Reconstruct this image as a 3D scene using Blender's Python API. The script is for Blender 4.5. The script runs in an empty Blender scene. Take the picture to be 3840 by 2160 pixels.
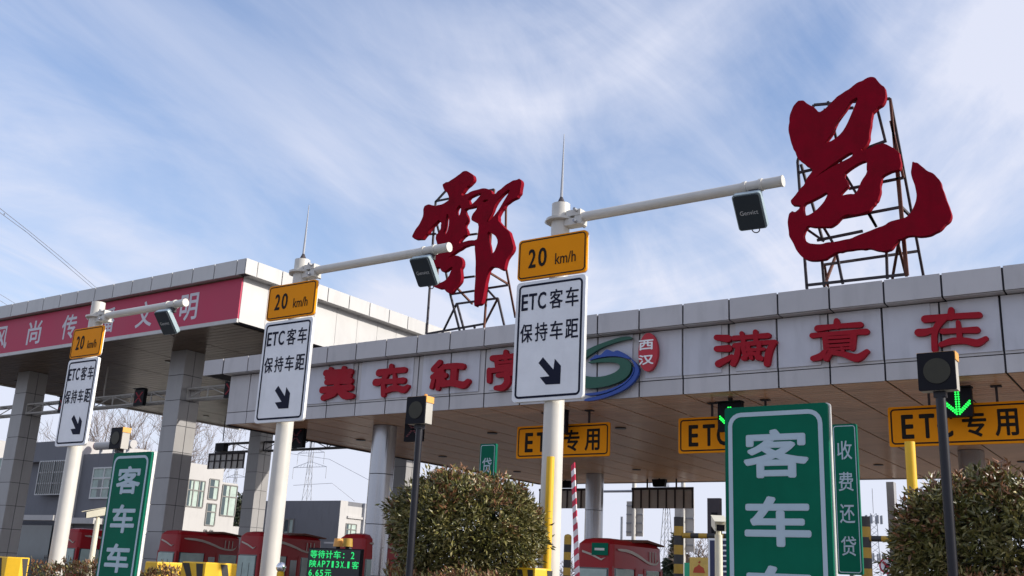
import bpy, bmesh, math, random
from mathutils import Vector, Matrix
random.seed(11)
SC = bpy.context.scene
COL = SC.collection
PI = math.pi

# ------------------------------------------------------------------ camera
FPX, PITCH, ROLL, YAW = 3825.25, math.radians(16.003), math.radians(2.744), math.radians(34.859)
CAMPOS = Vector((0.0, 0.0, 1.6))
FW = Vector((-math.sin(YAW) * math.cos(PITCH), math.cos(YAW) * math.cos(PITCH), math.sin(PITCH)))
_r = Vector((math.cos(YAW), math.sin(YAW), 0))
_u = _r.cross(FW)
RT = _r * math.cos(ROLL) + _u * math.sin(ROLL)
UP = -_r * math.sin(ROLL) + _u * math.cos(ROLL)
cam = bpy.data.cameras.new('camera')
cam.sensor_width = 36.0
cam.lens = FPX / 3840 * 36
cam.clip_end = 9000
camo = bpy.data.objects.new('camera', cam)
COL.objects.link(camo)
camo.matrix_world = Matrix(((RT.x, UP.x, -FW.x, CAMPOS.x), (RT.y, UP.y, -FW.y, CAMPOS.y), (RT.z, UP.z, -FW.z, CAMPOS.z), (0, 0, 0, 1)))
SC.camera = camo

# ------------------------------------------------------------------ sky, sun, exposure
SUN = Vector((1.0, 0.33, 0.50)).normalized()
SUN_EL = math.asin(SUN.z)
SUN_AZ = math.atan2(SUN.x, SUN.y)
w = bpy.data.worlds.new('World')
SC.world = w
w.use_nodes = True
nt = w.node_tree
N, L = nt.nodes, nt.links
N.clear()
out = N.new('ShaderNodeOutputWorld')
bg = N.new('ShaderNodeBackground')
bg.inputs['Strength'].default_value = 0.11
sky = N.new('ShaderNodeTexSky')
sky.sky_type = 'NISHITA'
sky.sun_disc = False
sky.sun_elevation = SUN_EL
sky.sun_rotation = SUN_AZ
sky.air_density = 1.0
sky.dust_density = 1.6
sky.ozone_density = 2.2
tc = N.new('ShaderNodeTexCoord')
sep = N.new('ShaderNodeSeparateXYZ')
L.new(tc.outputs['Generated'], sep.inputs[0])
def wmath(op, a, b=None, c=None):
    n = N.new('ShaderNodeMath'); n.operation = op
    for i, v in enumerate((a, b, c)):
        if v is None: continue
        if isinstance(v, (int, float)): n.inputs[i].default_value = v
        else: L.new(v, n.inputs[i])
    return n.outputs[0]
den = wmath('ADD', wmath('MAXIMUM', sep.outputs['Z'], 0.0), 0.16)
cu_ = wmath('DIVIDE', sep.outputs['X'], den)
cv_ = wmath('DIVIDE', sep.outputs['Y'], den)
comb = N.new('ShaderNodeCombineXYZ')
L.new(cu_, comb.inputs[0]); L.new(cv_, comb.inputs[1])
def cloud_layer(rot, sx, sy, scale, detail, rough, lo, hi, dist):
    rt = N.new('ShaderNodeVectorRotate'); rt.rotation_type = 'Z_AXIS'; rt.inputs['Angle'].default_value = rot
    L.new(comb.outputs[0], rt.inputs['Vector'])
    m = N.new('ShaderNodeMapping')
    m.inputs['Scale'].default_value = (sx, sy, 1)
    L.new(rt.outputs[0], m.inputs['Vector'])
    n = N.new('ShaderNodeTexNoise')
    n.inputs['Scale'].default_value = scale; n.inputs['Detail'].default_value = detail
    n.inputs['Roughness'].default_value = rough; n.inputs['Distortion'].default_value = dist
    L.new(m.outputs[0], n.inputs['Vector'])
    r = N.new('ShaderNodeMapRange'); r.interpolation_type = 'SMOOTHSTEP'
    r.inputs['From Min'].default_value = lo; r.inputs['From Max'].default_value = hi
    L.new(n.outputs['Fac'], r.inputs['Value'])
    return r.outputs[0]
CLOUD_ROT = math.radians(-112)
c1 = cloud_layer(CLOUD_ROT, 0.55, 1.05, 0.95, 7, 0.56, 0.33, 0.66, 0.9)
c2 = cloud_layer(CLOUD_ROT + 0.3, 0.60, 1.45, 2.0, 9, 0.62, 0.32, 0.72, 0.9)
c3 = cloud_layer(CLOUD_ROT - 0.3, 0.7, 1.0, 0.75, 2, 0.5, 0.38, 0.60, 0.0)
cl = wmath('MULTIPLY', wmath('ADD', wmath('MULTIPLY', c1, 0.66), wmath('MULTIPLY', c2, 0.34)), wmath('ADD', wmath('MULTIPLY', c3, 0.65), 0.45))
hz = wmath('POWER', wmath('SUBTRACT', 1.0, wmath('MAXIMUM', sep.outputs['Z'], 0.0)), 5.0)
cl = wmath('MINIMUM', wmath('ADD', wmath('ADD', wmath('MULTIPLY', cl, 1.10), 0.16), wmath('MULTIPLY', hz, 0.95)), 0.95)
mix = N.new('ShaderNodeMix'); mix.data_type = 'RGBA'
L.new(cl, mix.inputs['Factor'])
hs = N.new('ShaderNodeHueSaturation')
hs.inputs['Saturation'].default_value = 1.30
hs.inputs['Value'].default_value = 1.90
hs.inputs['Hue'].default_value = 0.504
L.new(sky.outputs[0], hs.inputs['Color'])
L.new(hs.outputs[0], mix.inputs[6])
mix.inputs[7].default_value = (7.2, 7.5, 8.8, 1)
L.new(mix.outputs[2], bg.inputs['Color'])
L.new(bg.outputs[0], out.inputs['Surface'])

sl = bpy.data.lights.new('sun', 'SUN')
sl.energy = 4.7
sl.angle = math.radians(0.55)
sl.color = (1.0, 0.945, 0.86)
so = bpy.data.objects.new('sun', sl)
COL.objects.link(so)
so.rotation_euler = (-SUN).to_track_quat('-Z', 'Y').to_euler()
SC.view_settings.view_transform = 'Standard'
SC.view_settings.look = 'None'
SC.view_settings.gamma = 1.0
SC.view_settings.exposure = 0.0

# ------------------------------------------------------------------ helpers
def ray(px, py):
    return FW + RT * ((px - 1920) / FPX) + UP * ((1080 - py) / FPX)
def P(px, py, X=None, Y=None, Z=None):
    """the point on a world plane X=, Y= or Z= that a photograph pixel looks at"""
    d = ray(px, py)
    if X is not None: return CAMPOS + d * ((X - CAMPOS.x) / d.x)
    if Y is not None: return CAMPOS + d * ((Y - CAMPOS.y) / d.y)
    return CAMPOS + d * ((Z - CAMPOS.z) / d.z)
def zoom(rx, ry, k):
    return lambda a, b: (rx + a * k, ry + b * k)

ORG = {}
def org(o):
    return ORG[o.name] if o is not None else Vector((0, 0, 0))
def tag(o, label=None, cat=None, group=None, kind=None):
    if label: o['label'] = label
    if cat: o['category'] = cat
    if group: o['group'] = group
    if kind: o['kind'] = kind
    return o
def thing(name, label, cat, loc=(0, 0, 0), group=None):
    o = bpy.data.objects.new(name, None)
    o.empty_display_size = 0.3
    COL.objects.link(o)
    o.location = loc
    ORG[o.name] = Vector(loc)
    return tag(o, label, cat, group)
def copy_tree(o, off, label=None, parent=None):
    c = o.copy()
    COL.objects.link(c)
    if parent is not None: c.parent = parent
    else: c.location = Vector(o.location) + Vector(off)
    ORG[c.name] = ORG[o.name] + Vector(off)
    if label: c['label'] = label
    for ch in list(o.children): copy_tree(ch, off, None, c)
    return c

class MB:
    def __init__(s): s.v = []; s.f = []
    def add(s, vs, fs):
        b = len(s.v); s.v += [Vector(p) for p in vs]; s.f += [tuple(b + i for i in f) for f in fs]; return s
    def box(s, x0, x1, y0, y1, z0, z1):
        if x0 > x1: x0, x1 = x1, x0
        if y0 > y1: y0, y1 = y1, y0
        if z0 > z1: z0, z1 = z1, z0
        return s.add([(x0, y0, z0), (x1, y0, z0), (x1, y1, z0), (x0, y1, z0), (x0, y0, z1), (x1, y0, z1), (x1, y1, z1), (x0, y1, z1)],
              [(0, 3, 2, 1), (4, 5, 6, 7), (0, 1, 5, 4), (1, 2, 6, 5), (2, 3, 7, 6), (3, 0, 4, 7)])
    def tube(s, pts, rs, n=8, cap=True):
        pts = [Vector(p) for p in pts]
        if isinstance(rs, (int, float)): rs = [rs] * len(pts)
        b = len(s.v)
        ref = None
        for i, p in enumerate(pts):
            t = (pts[min(i + 1, len(pts) - 1)] - pts[max(i - 1, 0)]).normalized()
            if ref is None:
                ref = Vector((0, 0, 1)) if abs(t.z) < .9 else Vector((1, 0, 0))
            a = t.cross(ref).normalized(); c = a.cross(t).normalized(); ref = c
            for k in range(n):
                q = 2 * PI * (k + .5) / n
                s.v.append(p + (a * math.cos(q) + c * math.sin(q)) * rs[i])
        for i in range(len(pts) - 1):
            for k in range(n):
                k2 = (k + 1) % n
                s.f.append((b + i * n + k, b + i * n + k2, b + (i + 1) * n + k2, b + (i + 1) * n + k))
        if cap:
            s.f.append(tuple(b + k for k in reversed(range(n))))
            s.f.append(tuple(b + (len(pts) - 1) * n + k for k in range(n)))
        return s
    def bar(s, p0, p1, wd, hd=None):
        """square bar between two points"""
        return s.tube([p0, p1], wd * .7071, 4)
    def prism(s, poly, y0, y1):
        """closed outline of (x, z) pushed from y0 (front) to y1 (back)"""
        n = len(poly)
        area = sum(poly[i][0] * poly[(i + 1) % n][1] - poly[(i + 1) % n][0] * poly[i][1] for i in range(n))
        if area < 0: poly = poly[::-1]
        vs = [(x, y0, z) for x, z in poly] + [(x, y1, z) for x, z in poly]
        fs = [tuple(range(n)), tuple(range(2 * n - 1, n - 1, -1))]
        for i in range(n):
            j = (i + 1) % n
            fs.append((i, n + i, n + j, j))
        return s.add(vs, fs)
    def prismx(s, poly, x0, x1):
        """closed outline of (y, z) pushed from x0 to x1"""
        n = len(poly)
        area = sum(poly[i][0] * poly[(i + 1) % n][1] - poly[(i + 1) % n][0] * poly[i][1] for i in range(n))
        if area < 0: poly = poly[::-1]
        vs = [(x0, y, z) for y, z in poly] + [(x1, y, z) for y, z in poly]
        fs = [tuple(range(n - 1, -1, -1)), tuple(range(n, 2 * n))]
        for i in range(n):
            j = (i + 1) % n
            fs.append((i, j, n + j, n + i))
        return s.add(vs, fs)
    def mesh(s, name, mat, o=Vector((0, 0, 0)), smooth=False):
        m = bpy.data.meshes.new(name)
        m.from_pydata([tuple(p - o) for p in s.v], [], s.f)
        if mat: m.materials.append(mat)
        if smooth:
            m.polygons.foreach_set('use_smooth', [True] * len(m.polygons))
            m.set_sharp_from_angle(angle=math.radians(38))
        m.update()
        return m
    def build(s, name, mat, parent=None, smooth=False, kind=None, label=None, cat=None, group=None, base=None):
        o0 = org(parent)
        if parent is None and base is not None: o0 = Vector(base)
        o = bpy.data.objects.new(name, s.mesh(name, mat, o0, smooth))
        COL.objects.link(o)
        if parent is not None: o.parent = parent
        else: o.location = o0
        ORG[o.name] = Vector(o0)
        return tag(o, label, cat, group, kind)
def piece(name, mesh, parent, loc):
    o = bpy.data.objects.new(name, mesh)
    COL.objects.link(o)
    if parent is not None: o.parent = parent
    o.location = Vector(loc) - org(parent)
    ORG[o.name] = Vector(loc)
    return o

def rrect(x0, x1, z0, z1, r, n=5):
    pts = []
    for cx, cz, a0 in ((x1 - r, z1 - r, 0), (x0 + r, z1 - r, 90), (x0 + r, z0 + r, 180), (x1 - r, z0 + r, 270)):
        for i in range(n + 1):
            a = math.radians(a0 + 90 * i / n)
            pts.append((cx + r * math.cos(a), cz + r * math.sin(a)))
    return pts
def ring(mb, x0, x1, z0, z1, r, t, y):
    a = rrect(x0, x1, z0, z1, r); b = rrect(x0 + t, x1 - t, z0 + t, z1 - t, max(r - t, .004))
    n = len(a)
    mb.add([(x, y, z) for x, z in a] + [(x, y, z) for x, z in b], [(i, n + i, n + (i + 1) % n, (i + 1) % n)[::-1] for i in range(n)])
    return mb
def sheet(mb, poly, y):
    n = len(poly)
    area = sum(poly[i][0] * poly[(i + 1) % n][1] - poly[(i + 1) % n][0] * poly[i][1] for i in range(n))
    if area < 0: poly = poly[::-1]
    return mb.add([(x, y, z) for x, z in poly], [tuple(range(n))])
def chaikin(p, k=2):
    for _ in range(k):
        q = []
        for i in range(len(p)):
            a, b = p[i], p[(i + 1) % len(p)]
            q += [(a[0] * .75 + b[0] * .25, a[1] * .75 + b[1] * .25), (a[0] * .25 + b[0] * .75, a[1] * .25 + b[1] * .75)]
        p = q
    return p

def curve_to_mb(cu):
    ob = bpy.data.objects.new('tmp', cu)
    COL.objects.link(ob)
    dg = bpy.context.evaluated_depsgraph_get(); dg.update()
    me = bpy.data.meshes.new_from_object(ob.evaluated_get(dg))
    vs = [v.co.copy() for v in me.vertices]; fs = [tuple(p.vertices) for p in me.polygons]
    bpy.data.objects.remove(ob); bpy.data.meshes.remove(me); bpy.data.curves.remove(cu)
    return vs, fs
_gl = {}
def glyph(ch, bold):
    k = (ch, bold)
    if k not in _gl:
        cu = bpy.data.curves.new('t', 'FONT')
        cu.body = ch; cu.size = 1; cu.offset = bold; cu.resolution_u = 3
        vs, fs = curve_to_mb(cu)
        x0 = min(v.x for v in vs); x1 = max(v.x for v in vs); y0 = min(v.y for v in vs); y1 = max(v.y for v in vs)
        _gl[k] = ([((v.x - x0) / (x1 - x0), (v.y - y0) / (y1 - y0)) for v in vs], fs)
    return _gl[k]
def letters(items, bold, y, name, mat, parent):
    """items: (text, x0, x1, z0, z1); flat print facing -Y, one part per character.
    bold = stroke thickening as a fraction of the height: the thin glyph is laid several times, shifted a little"""
    obs = []
    for ch, x0, x1, z0, z1 in items:
        vs, fs = glyph(ch, 0.0)
        mb = MB()
        d = bold * (z1 - z0)
        sh = [(0, 0)] if d <= 0 else [(d, 0), (-d, 0), (0, d), (0, -d), (d * .72, d * .72), (-d * .72, d * .72), (d * .72, -d * .72), (-d * .72, -d * .72), (0, 0)]
        for k, (dx, dz) in enumerate(sh):
            mb.add([(x0 + d + a * (x1 - x0 - 2 * d) + dx, y - k * .0004, z0 + d + b * (z1 - z0 - 2 * d) + dz) for a, b in vs], fs)
        obs.append(mb.build(name, mat, parent))
    return obs
def solid_shape(splines, y_front, depth, bev=.02):
    cu = bpy.data.curves.new('s', 'CURVE')
    cu.dimensions = '2D'; cu.fill_mode = 'BOTH'; cu.extrude = depth / 2 - bev; cu.bevel_depth = bev; cu.bevel_resolution = 0; cu.offset = -bev - (.015 if depth < .165 else 0)
    for sp in splines:
        s = cu.splines.new('POLY'); s.points.add(len(sp) - 1); s.use_cyclic_u = True
        for i, (x, z) in enumerate(sp): s.points[i].co = (x, z, 0, 1)
    vs, fs = curve_to_mb(cu)
    mb = MB()
    mb.add([(v.x, y_front + depth / 2 - v.z, v.y) for v in vs], fs)
    return mb
def brush(mb, pts, wd, y0, y1, n=6):
    """a fat rounded brush stroke along (x, z) points, wd = width or list of widths"""
    if isinstance(wd, (int, float)): wd = [wd] * len(pts)
    # densify with catmull-rom
    P_ = [Vector((p[0], p[1], w_)) for p, w_ in zip(pts, wd)]
    if len(P_) > 2:
        Q = [P_[0] * 2 - P_[1]] + P_ + [P_[-1] * 2 - P_[-2]]
        D = []
        for i in range(1, len(Q) - 2):
            for k in range(6):
                t = k / 6
                a, b, c, d = Q[i - 1], Q[i], Q[i + 1], Q[i + 2]
                D.append(.5 * ((2 * b) + (c - a) * t + (2 * a - 5 * b + 4 * c - d) * t * t + (3 * b - a - 3 * c + d) * t ** 3))
        D.append(P_[-1]); P_ = D
    left, right = [], []
    for i, p in enumerate(P_):
        t = (P_[min(i + 1, len(P_) - 1)] - P_[max(i - 1, 0)]); t.z = 0; t.normalize()
        nrm = Vector((-t.y, t.x, 0)) * (p.z / 2)
        left.append((p.x + nrm.x, p.y + nrm.y)); right.append((p.x - nrm.x, p.y - nrm.y))
    def cap(p, t, r):
        o = []
        a0 = math.atan2(t.y, t.x) + PI / 2
        for k in range(1, n):
            a = a0 - PI * k / n
            o.append((p.x + math.cos(a) * r, p.y + math.sin(a) * r))
        return o
    t1 = P_[-1] - P_[-2]; t0 = P_[0] - P_[1]
    poly = left + cap(P_[-1], t1, P_[-1].z / 2) + right[::-1] + cap(P_[0], t0, P_[0].z / 2)
    return mb.prism(poly, y0, y1)

# ------------------------------------------------------------------ materials
def mat(name, rgb, rough=.5, metal=0.0, var=.10, scale=1.5, bump=0.0, rnd=0.0, streak=0.0, spec=.5, coat=0.0):
    m = bpy.data.materials.new(name)
    m.use_nodes = True
    t = m.node_tree; b = t.nodes['Principled BSDF']
    b.inputs['Roughness'].default_value = rough
    b.inputs['Metallic'].default_value = metal
    b.inputs['Specular IOR Level'].default_value = spec
    b.inputs['Coat Weight'].default_value = coat
    geo = t.nodes.new('ShaderNodeNewGeometry')
    no = t.nodes.new('ShaderNodeTexNoise')
    no.inputs['Scale'].default_value = scale; no.inputs['Detail'].default_value = 6; no.inputs['Roughness'].default_value = .62
    t.links.new(geo.outputs['Position'], no.inputs['Vector'])
    mr = t.nodes.new('ShaderNodeMapRange')
    mr.inputs['From Min'].default_value = .3; mr.inputs['From Max'].default_value = .7
    mr.inputs['To Min'].default_value = 1 - var; mr.inputs['To Max'].default_value = 1 + var
    t.links.new(no.outputs['Fac'], mr.inputs['Value'])
    val = mr.outputs[0]
    def mul(a, bb):
        n = t.nodes.new('ShaderNodeMath'); n.operation = 'MULTIPLY'; t.links.new(a, n.inputs[0]); t.links.new(bb, n.inputs[1]); return n.outputs[0]
    if rnd:
        oi = t.nodes.new('ShaderNodeObjectInfo')
        r2 = t.nodes.new('ShaderNodeMapRange'); r2.inputs['To Min'].default_value = 1 - rnd; r2.inputs['To Max'].default_value = 1 + rnd
        t.links.new(oi.outputs['Random'], r2.inputs['Value']); val = mul(val, r2.outputs[0])
    if streak:
        mp = t.nodes.new('ShaderNodeMapping'); mp.inputs['Scale'].default_value = (1.9, 1.9, .4)
        t.links.new(geo.outputs['Position'], mp.inputs['Vector'])
        n2 = t.nodes.new('ShaderNodeTexNoise'); n2.inputs['Scale'].default_value = 1.6; n2.inputs['Detail'].default_value = 5
        t.links.new(mp.outputs[0], n2.inputs['Vector'])
        r3 = t.nodes.new('ShaderNodeMapRange'); r3.inputs['From Min'].default_value = .52; r3.inputs['From Max'].default_value = .75
        r3.inputs['To Min'].default_value = 1; r3.inputs['To Max'].default_value = 1 - streak
        t.links.new(n2.outputs['Fac'], r3.inputs['Value']); val = mul(val, r3.outputs[0])
    mx = t.nodes.new('ShaderNodeMix'); mx.data_type = 'RGBA'; mx.blend_type = 'MULTIPLY'; mx.inputs['Factor'].default_value = 1
    mx.inputs[6].default_value = (*rgb, 1)
    t.links.new(val, mx.inputs[7])
    t.links.new(mx.outputs[2], b.inputs['Base Color'])
    if rough > .12:
        rr = t.nodes.new('ShaderNodeMapRange'); rr.inputs['To Min'].default_value = rough * .8; rr.inputs['To Max'].default_value = min(1, rough * 1.2)
        t.links.new(no.outputs['Fac'], rr.inputs['Value']); t.links.new(rr.outputs[0], b.inputs['Roughness'])
    if bump:
        bn = t.nodes.new('ShaderNodeBump'); bn.inputs['Strength'].default_value = bump; bn.inputs['Distance'].default_value = .02
        nb = t.nodes.new('ShaderNodeTexNoise'); nb.inputs['Scale'].default_value = scale * 8; nb.inputs['Detail'].default_value = 4
        t.links.new(geo.outputs['Position'], nb.inputs['Vector'])
        t.links.new(nb.outputs['Fac'], bn.inputs['Height']); t.links.new(bn.outputs[0], b.inputs['Normal'])
    return m
def emit(name, rgb, strength):
    m = bpy.data.materials.new(name); m.use_nodes = True
    b = m.node_tree.nodes['Principled BSDF']
    b.inputs['Base Color'].default_value = (rgb[0] * .2, rgb[1] * .2, rgb[2] * .2, 1)
    b.inputs['Emission Color'].default_value = (*rgb, 1); b.inputs['Emission Strength'].default_value = strength
    return m
M = dict(
    asphalt=mat('asphalt', (.105, .092, .08), .85, var=.25, scale=.8, bump=.4),
    field=mat('dry_field', (.055, .048, .03), .95, var=.3, scale=.2),
    concrete=mat('concrete', (.34, .32, .29), .85, var=.2, scale=1.2, bump=.3),
    paint=mat('road_paint', (.7, .7, .66), .7, var=.2, scale=4),
    acp=mat('aluminium_panel', (.475, .455, .455), .42, .12, var=.06, scale=.7, rnd=.06, streak=.13),
    acp_board=mat('repainted_panel', (.52, .52, .56), .5, 0, var=.06, scale=.9, rnd=.04, streak=.15),
    acp_white=mat('canopy_panel', (.50, .49, .475), .45, .1, var=.05, scale=.7, rnd=.04, streak=.08),
    seam=mat('dark_joint', (.035, .035, .045), .8),
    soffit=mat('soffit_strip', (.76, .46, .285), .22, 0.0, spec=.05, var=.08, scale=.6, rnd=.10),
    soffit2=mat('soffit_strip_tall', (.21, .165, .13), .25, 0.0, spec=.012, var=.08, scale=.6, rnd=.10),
    column=mat('column_panel', (.33, .32, .315), .38, .1, var=.06, scale=.9, rnd=.05, streak=.1),
    steel_col=mat('brushed_steel_column', (.40, .41, .44), .24, .8, var=.06, scale=.8),
    banner=mat('banner_cloth', (.46, .022, .075), .55, var=.05, scale=.5),
    banner_text=mat('banner_print', (.62, .60, .64), .6, var=.04),
    white_paint=mat('white_pole_paint', (.60, .575, .525), .42, var=.06, scale=2.5, streak=.12),
    sign_white=mat('reflective_white', (.80, .81, .83), .45, var=.06, scale=2.5, streak=.08),
    sign_navy=mat('sign_navy_print', (.014, .016, .034), .6, spec=.1, var=.05),
    sign_yellow=mat('reflective_yellow', (.86, .30, .006), .5, spec=.08, var=.05, scale=1),
    yellow_edge=mat('yellow_plate', (.70, .34, .02), .5, var=.05),
    sign_black=mat('sign_black_print', (.018, .016, .014), .6, spec=.1),
    sign_green=mat('reflective_green', (.003, .125, .072), .5, spec=.08, var=.10, scale=2.5, streak=.1),
    sign_pale=mat('sign_pale_print', (.42, .52, .58), .5, var=.05),
    plate_edge=mat('plate_edge_aluminium', (.72, .71, .68), .4, .3),
    red_sign=mat('red_letter_face', (.225, .002, .013), .8, spec=.1, var=.14, scale=2.2, streak=.18),
    red_letter=mat('red_fascia_letter', (.33, .003, .014), .6, spec=.25, var=.05),
    rust=mat('rusty_frame', (.14, .055, .035), .8, .2, var=.35, scale=3),
    frame_dark=mat('dark_frame', (.06, .05, .055), .7, .3, var=.25, scale=3),
    black=mat('black_housing', (.010, .010, .014), .5, var=.1, spec=.12),
    black_post=mat('black_post_paint', (.014, .014, .02), .35, 0, spec=.3, var=.15, scale=4),
    lens=mat('unlit_lens', (.045, .042, .03), .4, spec=.2, var=.08, scale=8),
    amber=mat('amber_hood', (.75, .36, .08), .45, var=.1),
    box_grey=mat('signal_side', (.42, .40, .36), .5, var=.1),
    device=mat('grey_device_case', (.03, .04, .05), .5, spec=.2, var=.08),
    device_edge=mat('device_rim', (.32, .40, .43), .35, .2),
    device_text=mat('device_print', (.5, .52, .54), .5),
    logo_green=mat('logo_green', (.006, .085, .05), .45), logo_blue=mat('logo_blue', (.012, .06, .32), .4),
    logo_white=mat('logo_white', (.8, .8, .8), .5), logo_red=mat('logo_red', (.45, .01, .025), .45),
    booth=mat('booth_red', (.30, .010, .014), .35, var=.10, scale=1.4, spec=.3),
    booth_trim=mat('booth_stripe', (.42, .36, .30), .4), booth_grey=mat('booth_sill', (.45, .46, .48), .4),
    glass=mat('window_glass', (.05, .075, .085), .06, 0, var=.1, spec=.8),
    curtain=mat('pale_curtain', (.40, .48, .43), .8, var=.15, scale=3),
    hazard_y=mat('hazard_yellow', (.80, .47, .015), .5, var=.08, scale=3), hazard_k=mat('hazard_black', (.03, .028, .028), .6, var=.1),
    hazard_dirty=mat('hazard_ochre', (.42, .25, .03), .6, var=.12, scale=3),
    stripe_r=mat('barrier_red', (.50, .02, .06), .4), stripe_w=mat('barrier_white', (.70, .66, .68), .4),
    bld_white=mat('white_render', (.47, .455, .44), .85, var=.05, scale=.5, streak=.08), bld_shaded=mat('shaded_render', (.17, .172, .188), .85, var=.06, scale=.4, streak=.12),  # grey copy of the render has the front walls' shade put into its colour
    win_frame=mat('window_frame', (.62, .62, .60), .5), bars=mat('window_bars', (.20, .19, .18), .5, .3),
    galv=mat('galvanised_steel', (.36, .37, .40), .6, .3), truss=mat('truss_paint', (.42, .40, .37), .55, .1, var=.12), truss_shaded=mat('shaded_truss_paint', (.07, .07, .08), .5, .2),  # darker truss tone has the back row's shade put into its colour
    panel_back=mat('sign_back', (.62, .59, .55), .6, .25, var=.12), cable=mat('power_cable', (.20, .20, .24), .6),
    bark=mat('winter_bark', (.20, .15, .11), .9, var=.25, scale=5, bump=.5), twig=mat('winter_twigs', (.17, .125, .10), .9, var=.2),
    screen=mat('display_screen', (.012, .017, .022), .35), led=emit('led_green', (.03, 1.0, .25), .75), arrow=emit('arrow_green', (.02, 1.0, .10), 1.6),
    dim_red=mat('unlit_red_cross', (.16, .006, .016), .4), red_glow=emit('red_cross_lamp', (.55, .0, .03), .12),
    chrome=mat('polished_ball', (.75, .76, .78), .08, 1.0, var=.02), cream=mat('cream_camera', (.70, .66, .52), .4, var=.06),
    poster=mat('yellow_poster', (.62, .42, .10), .6, var=.2, scale=6), poster_red=mat('poster_red', (.45, .06, .02), .6), green_box=mat('green_panel', (.02, .42, .22), .5),
    navy=mat('navy_board', (.02, .025, .08), .4), downlight=mat('downlight_well', (.03, .025, .02), .4),
)
def leaf_mat(name, rough=.38):
    m = bpy.data.materials.new(name); m.use_nodes = True
    t = m.node_tree; b = t.nodes['Principled BSDF']
    a = t.nodes.new('ShaderNodeVertexColor'); a.layer_name = 'tint'
    t.links.new(a.outputs['Color'], b.inputs['Base Color'])
    b.inputs['Roughness'].default_value = rough
    return m
M['leaf'] = leaf_mat('photinia_leaf'); M['needle'] = leaf_mat('conifer_leaf', .6)

# ------------------------------------------------------------------ ground
def ground_sheet(name, x0, x1, y0, y1, z, m):
    b = MB(); b.add([(x0, y0, z), (x1, y0, z), (x1, y1, z), (x0, y1, z)], [(0, 1, 2, 3)])
    return b.build(name, m, kind='structure')
ground_sheet('ground', -4000, 4000, -4000, 4000, 0, M['field'])
ground_sheet('toll_plaza_road', -130, 60, -60, 110, .004, M['asphalt'])
for i, x in enumerate((-24.3, -18.9, -13.2, -7.5, -2.2, 3.4)):
    b = MB(); b.prism(rrect(x - 1.0, x + 1.0, 0.0, .01, .004), 0, 1) if False else b.box(x - 1.0, x + 1.0, 6.4, 44, 0, .18)
    b.build('traffic_island', M['concrete'], kind='structure')
for x in (-21.6, -16.0, -10.4, -4.9, .6):
    for sx in (-1.55, 1.55):
        b = MB(); b.add([(x + sx - .07, -20, .008), (x + sx + .07, -20, .008), (x + sx + .07, 44, .008), (x + sx - .07, 44, .008)], [(0, 1, 2, 3)])
        b.build('lane_marking', M['paint'], kind='structure')

# ------------------------------------------------------------------ main canopy
ZS, ZT = 6.2, 8.40
YF, YB = 22.78, 42.4
XL, XR = -27.33, 9.0
PITCHX = 1.21
X0 = -27.40           # first cornice seam
canopy = thing('toll_canopy', 'long low grey panelled toll canopy with red lettering along its front fascia', 'canopy', ((XL + XR) / 2, (YF + YB) / 2, 0))
ncol = int((XR - X0) / PITCHX) + 1
G = .042
# core behind the panels
b = MB(); b.box(XL + .02, XR, YF + .06, YB - .06, ZS + .045, ZT - .06); b.build('roof_core', M['seam'], canopy)
OV = .30   # cornice overhang
b = MB(); b.box(X0 - PITCHX + .28, XR, YF - OV + .03, YB + .2, 7.90, ZT - .02); b.build('cornice_core', M['seam'], canopy)
def panel_mesh(name, wx, wy, wz, m):
    return MB().box(-wx / 2, wx / 2, -wy / 2, wy / 2, -wz / 2, wz / 2).mesh(name, m)
pm = panel_mesh('cornice_panel', PITCHX - G, .03, ZT - 7.88, M['acp'])
for i in range(ncol):
    piece('cornice_panel', pm, canopy, (X0 + PITCHX * (i + .5), YF - OV, (ZT + 7.88) / 2))
pe = panel_mesh('cornice_panel', .95, .03, ZT - 7.88, M['acp'])
piece('cornice_panel', pe, canopy, (X0 - .475 - G, YF - OV, (ZT + 7.88) / 2))
ps = panel_mesh('cornice_soffit_panel', PITCHX - G, OV - .02, .02, M['acp'])
for i in range(ncol):
    piece('cornice_underside', ps, canopy, (X0 + PITCHX * (i + .5), YF - OV / 2 + .02, 7.87))
# cornice return on the left end
pr_ = panel_mesh('cornice_panel', .03, PITCHX - G, ZT - 7.88, M['acp'])
for i in range(16):
    piece('cornice_panel', pr_, canopy, (X0 - .98, YF - OV + .02 + PITCHX * (i + .5), (ZT + 7.88) / 2))
ZM = 6.58
pmid = panel_mesh('fascia_panel', PITCHX - G, .04, 7.86 - ZM - G, M['acp'])
plow = panel_mesh('lower_fascia_panel', PITCHX - G, .04, ZM - ZS, M['acp'])
seam_r = P(*zoom(2880, 1080, .37267)(610, 500), Y=YF).x
XM = seam_r - PITCHX * int((seam_r - XL - .1) / PITCHX)
WP = XM - XL
piece('fascia_panel', panel_mesh('fascia_panel', WP - .03, .04, 7.86 - ZM - G, M['acp']), canopy, (XL + WP / 2 - .005, YF + .02, (7.86 + ZM) / 2))
piece('lower_fascia_panel', panel_mesh('lower_fascia_panel', WP - .03, .04, ZM - ZS, M['acp']), canopy, (XL + WP / 2 - .005, YF + .03, (ZM + ZS) / 2))
nm = int((XR - XM) / PITCHX)
for i in range(nm):
    piece('fascia_panel', pmid, canopy, (XM + PITCHX * (i + .5), YF + .02, (7.86 + ZM) / 2))
    piece('lower_fascia_panel', plow, canopy, (XM + PITCHX * (i + .5), YF + .03, (ZM + ZS) / 2))
pend = panel_mesh('fascia_panel', .04, PITCHX - G, 7.86 - ZS, M['acp'])
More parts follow.
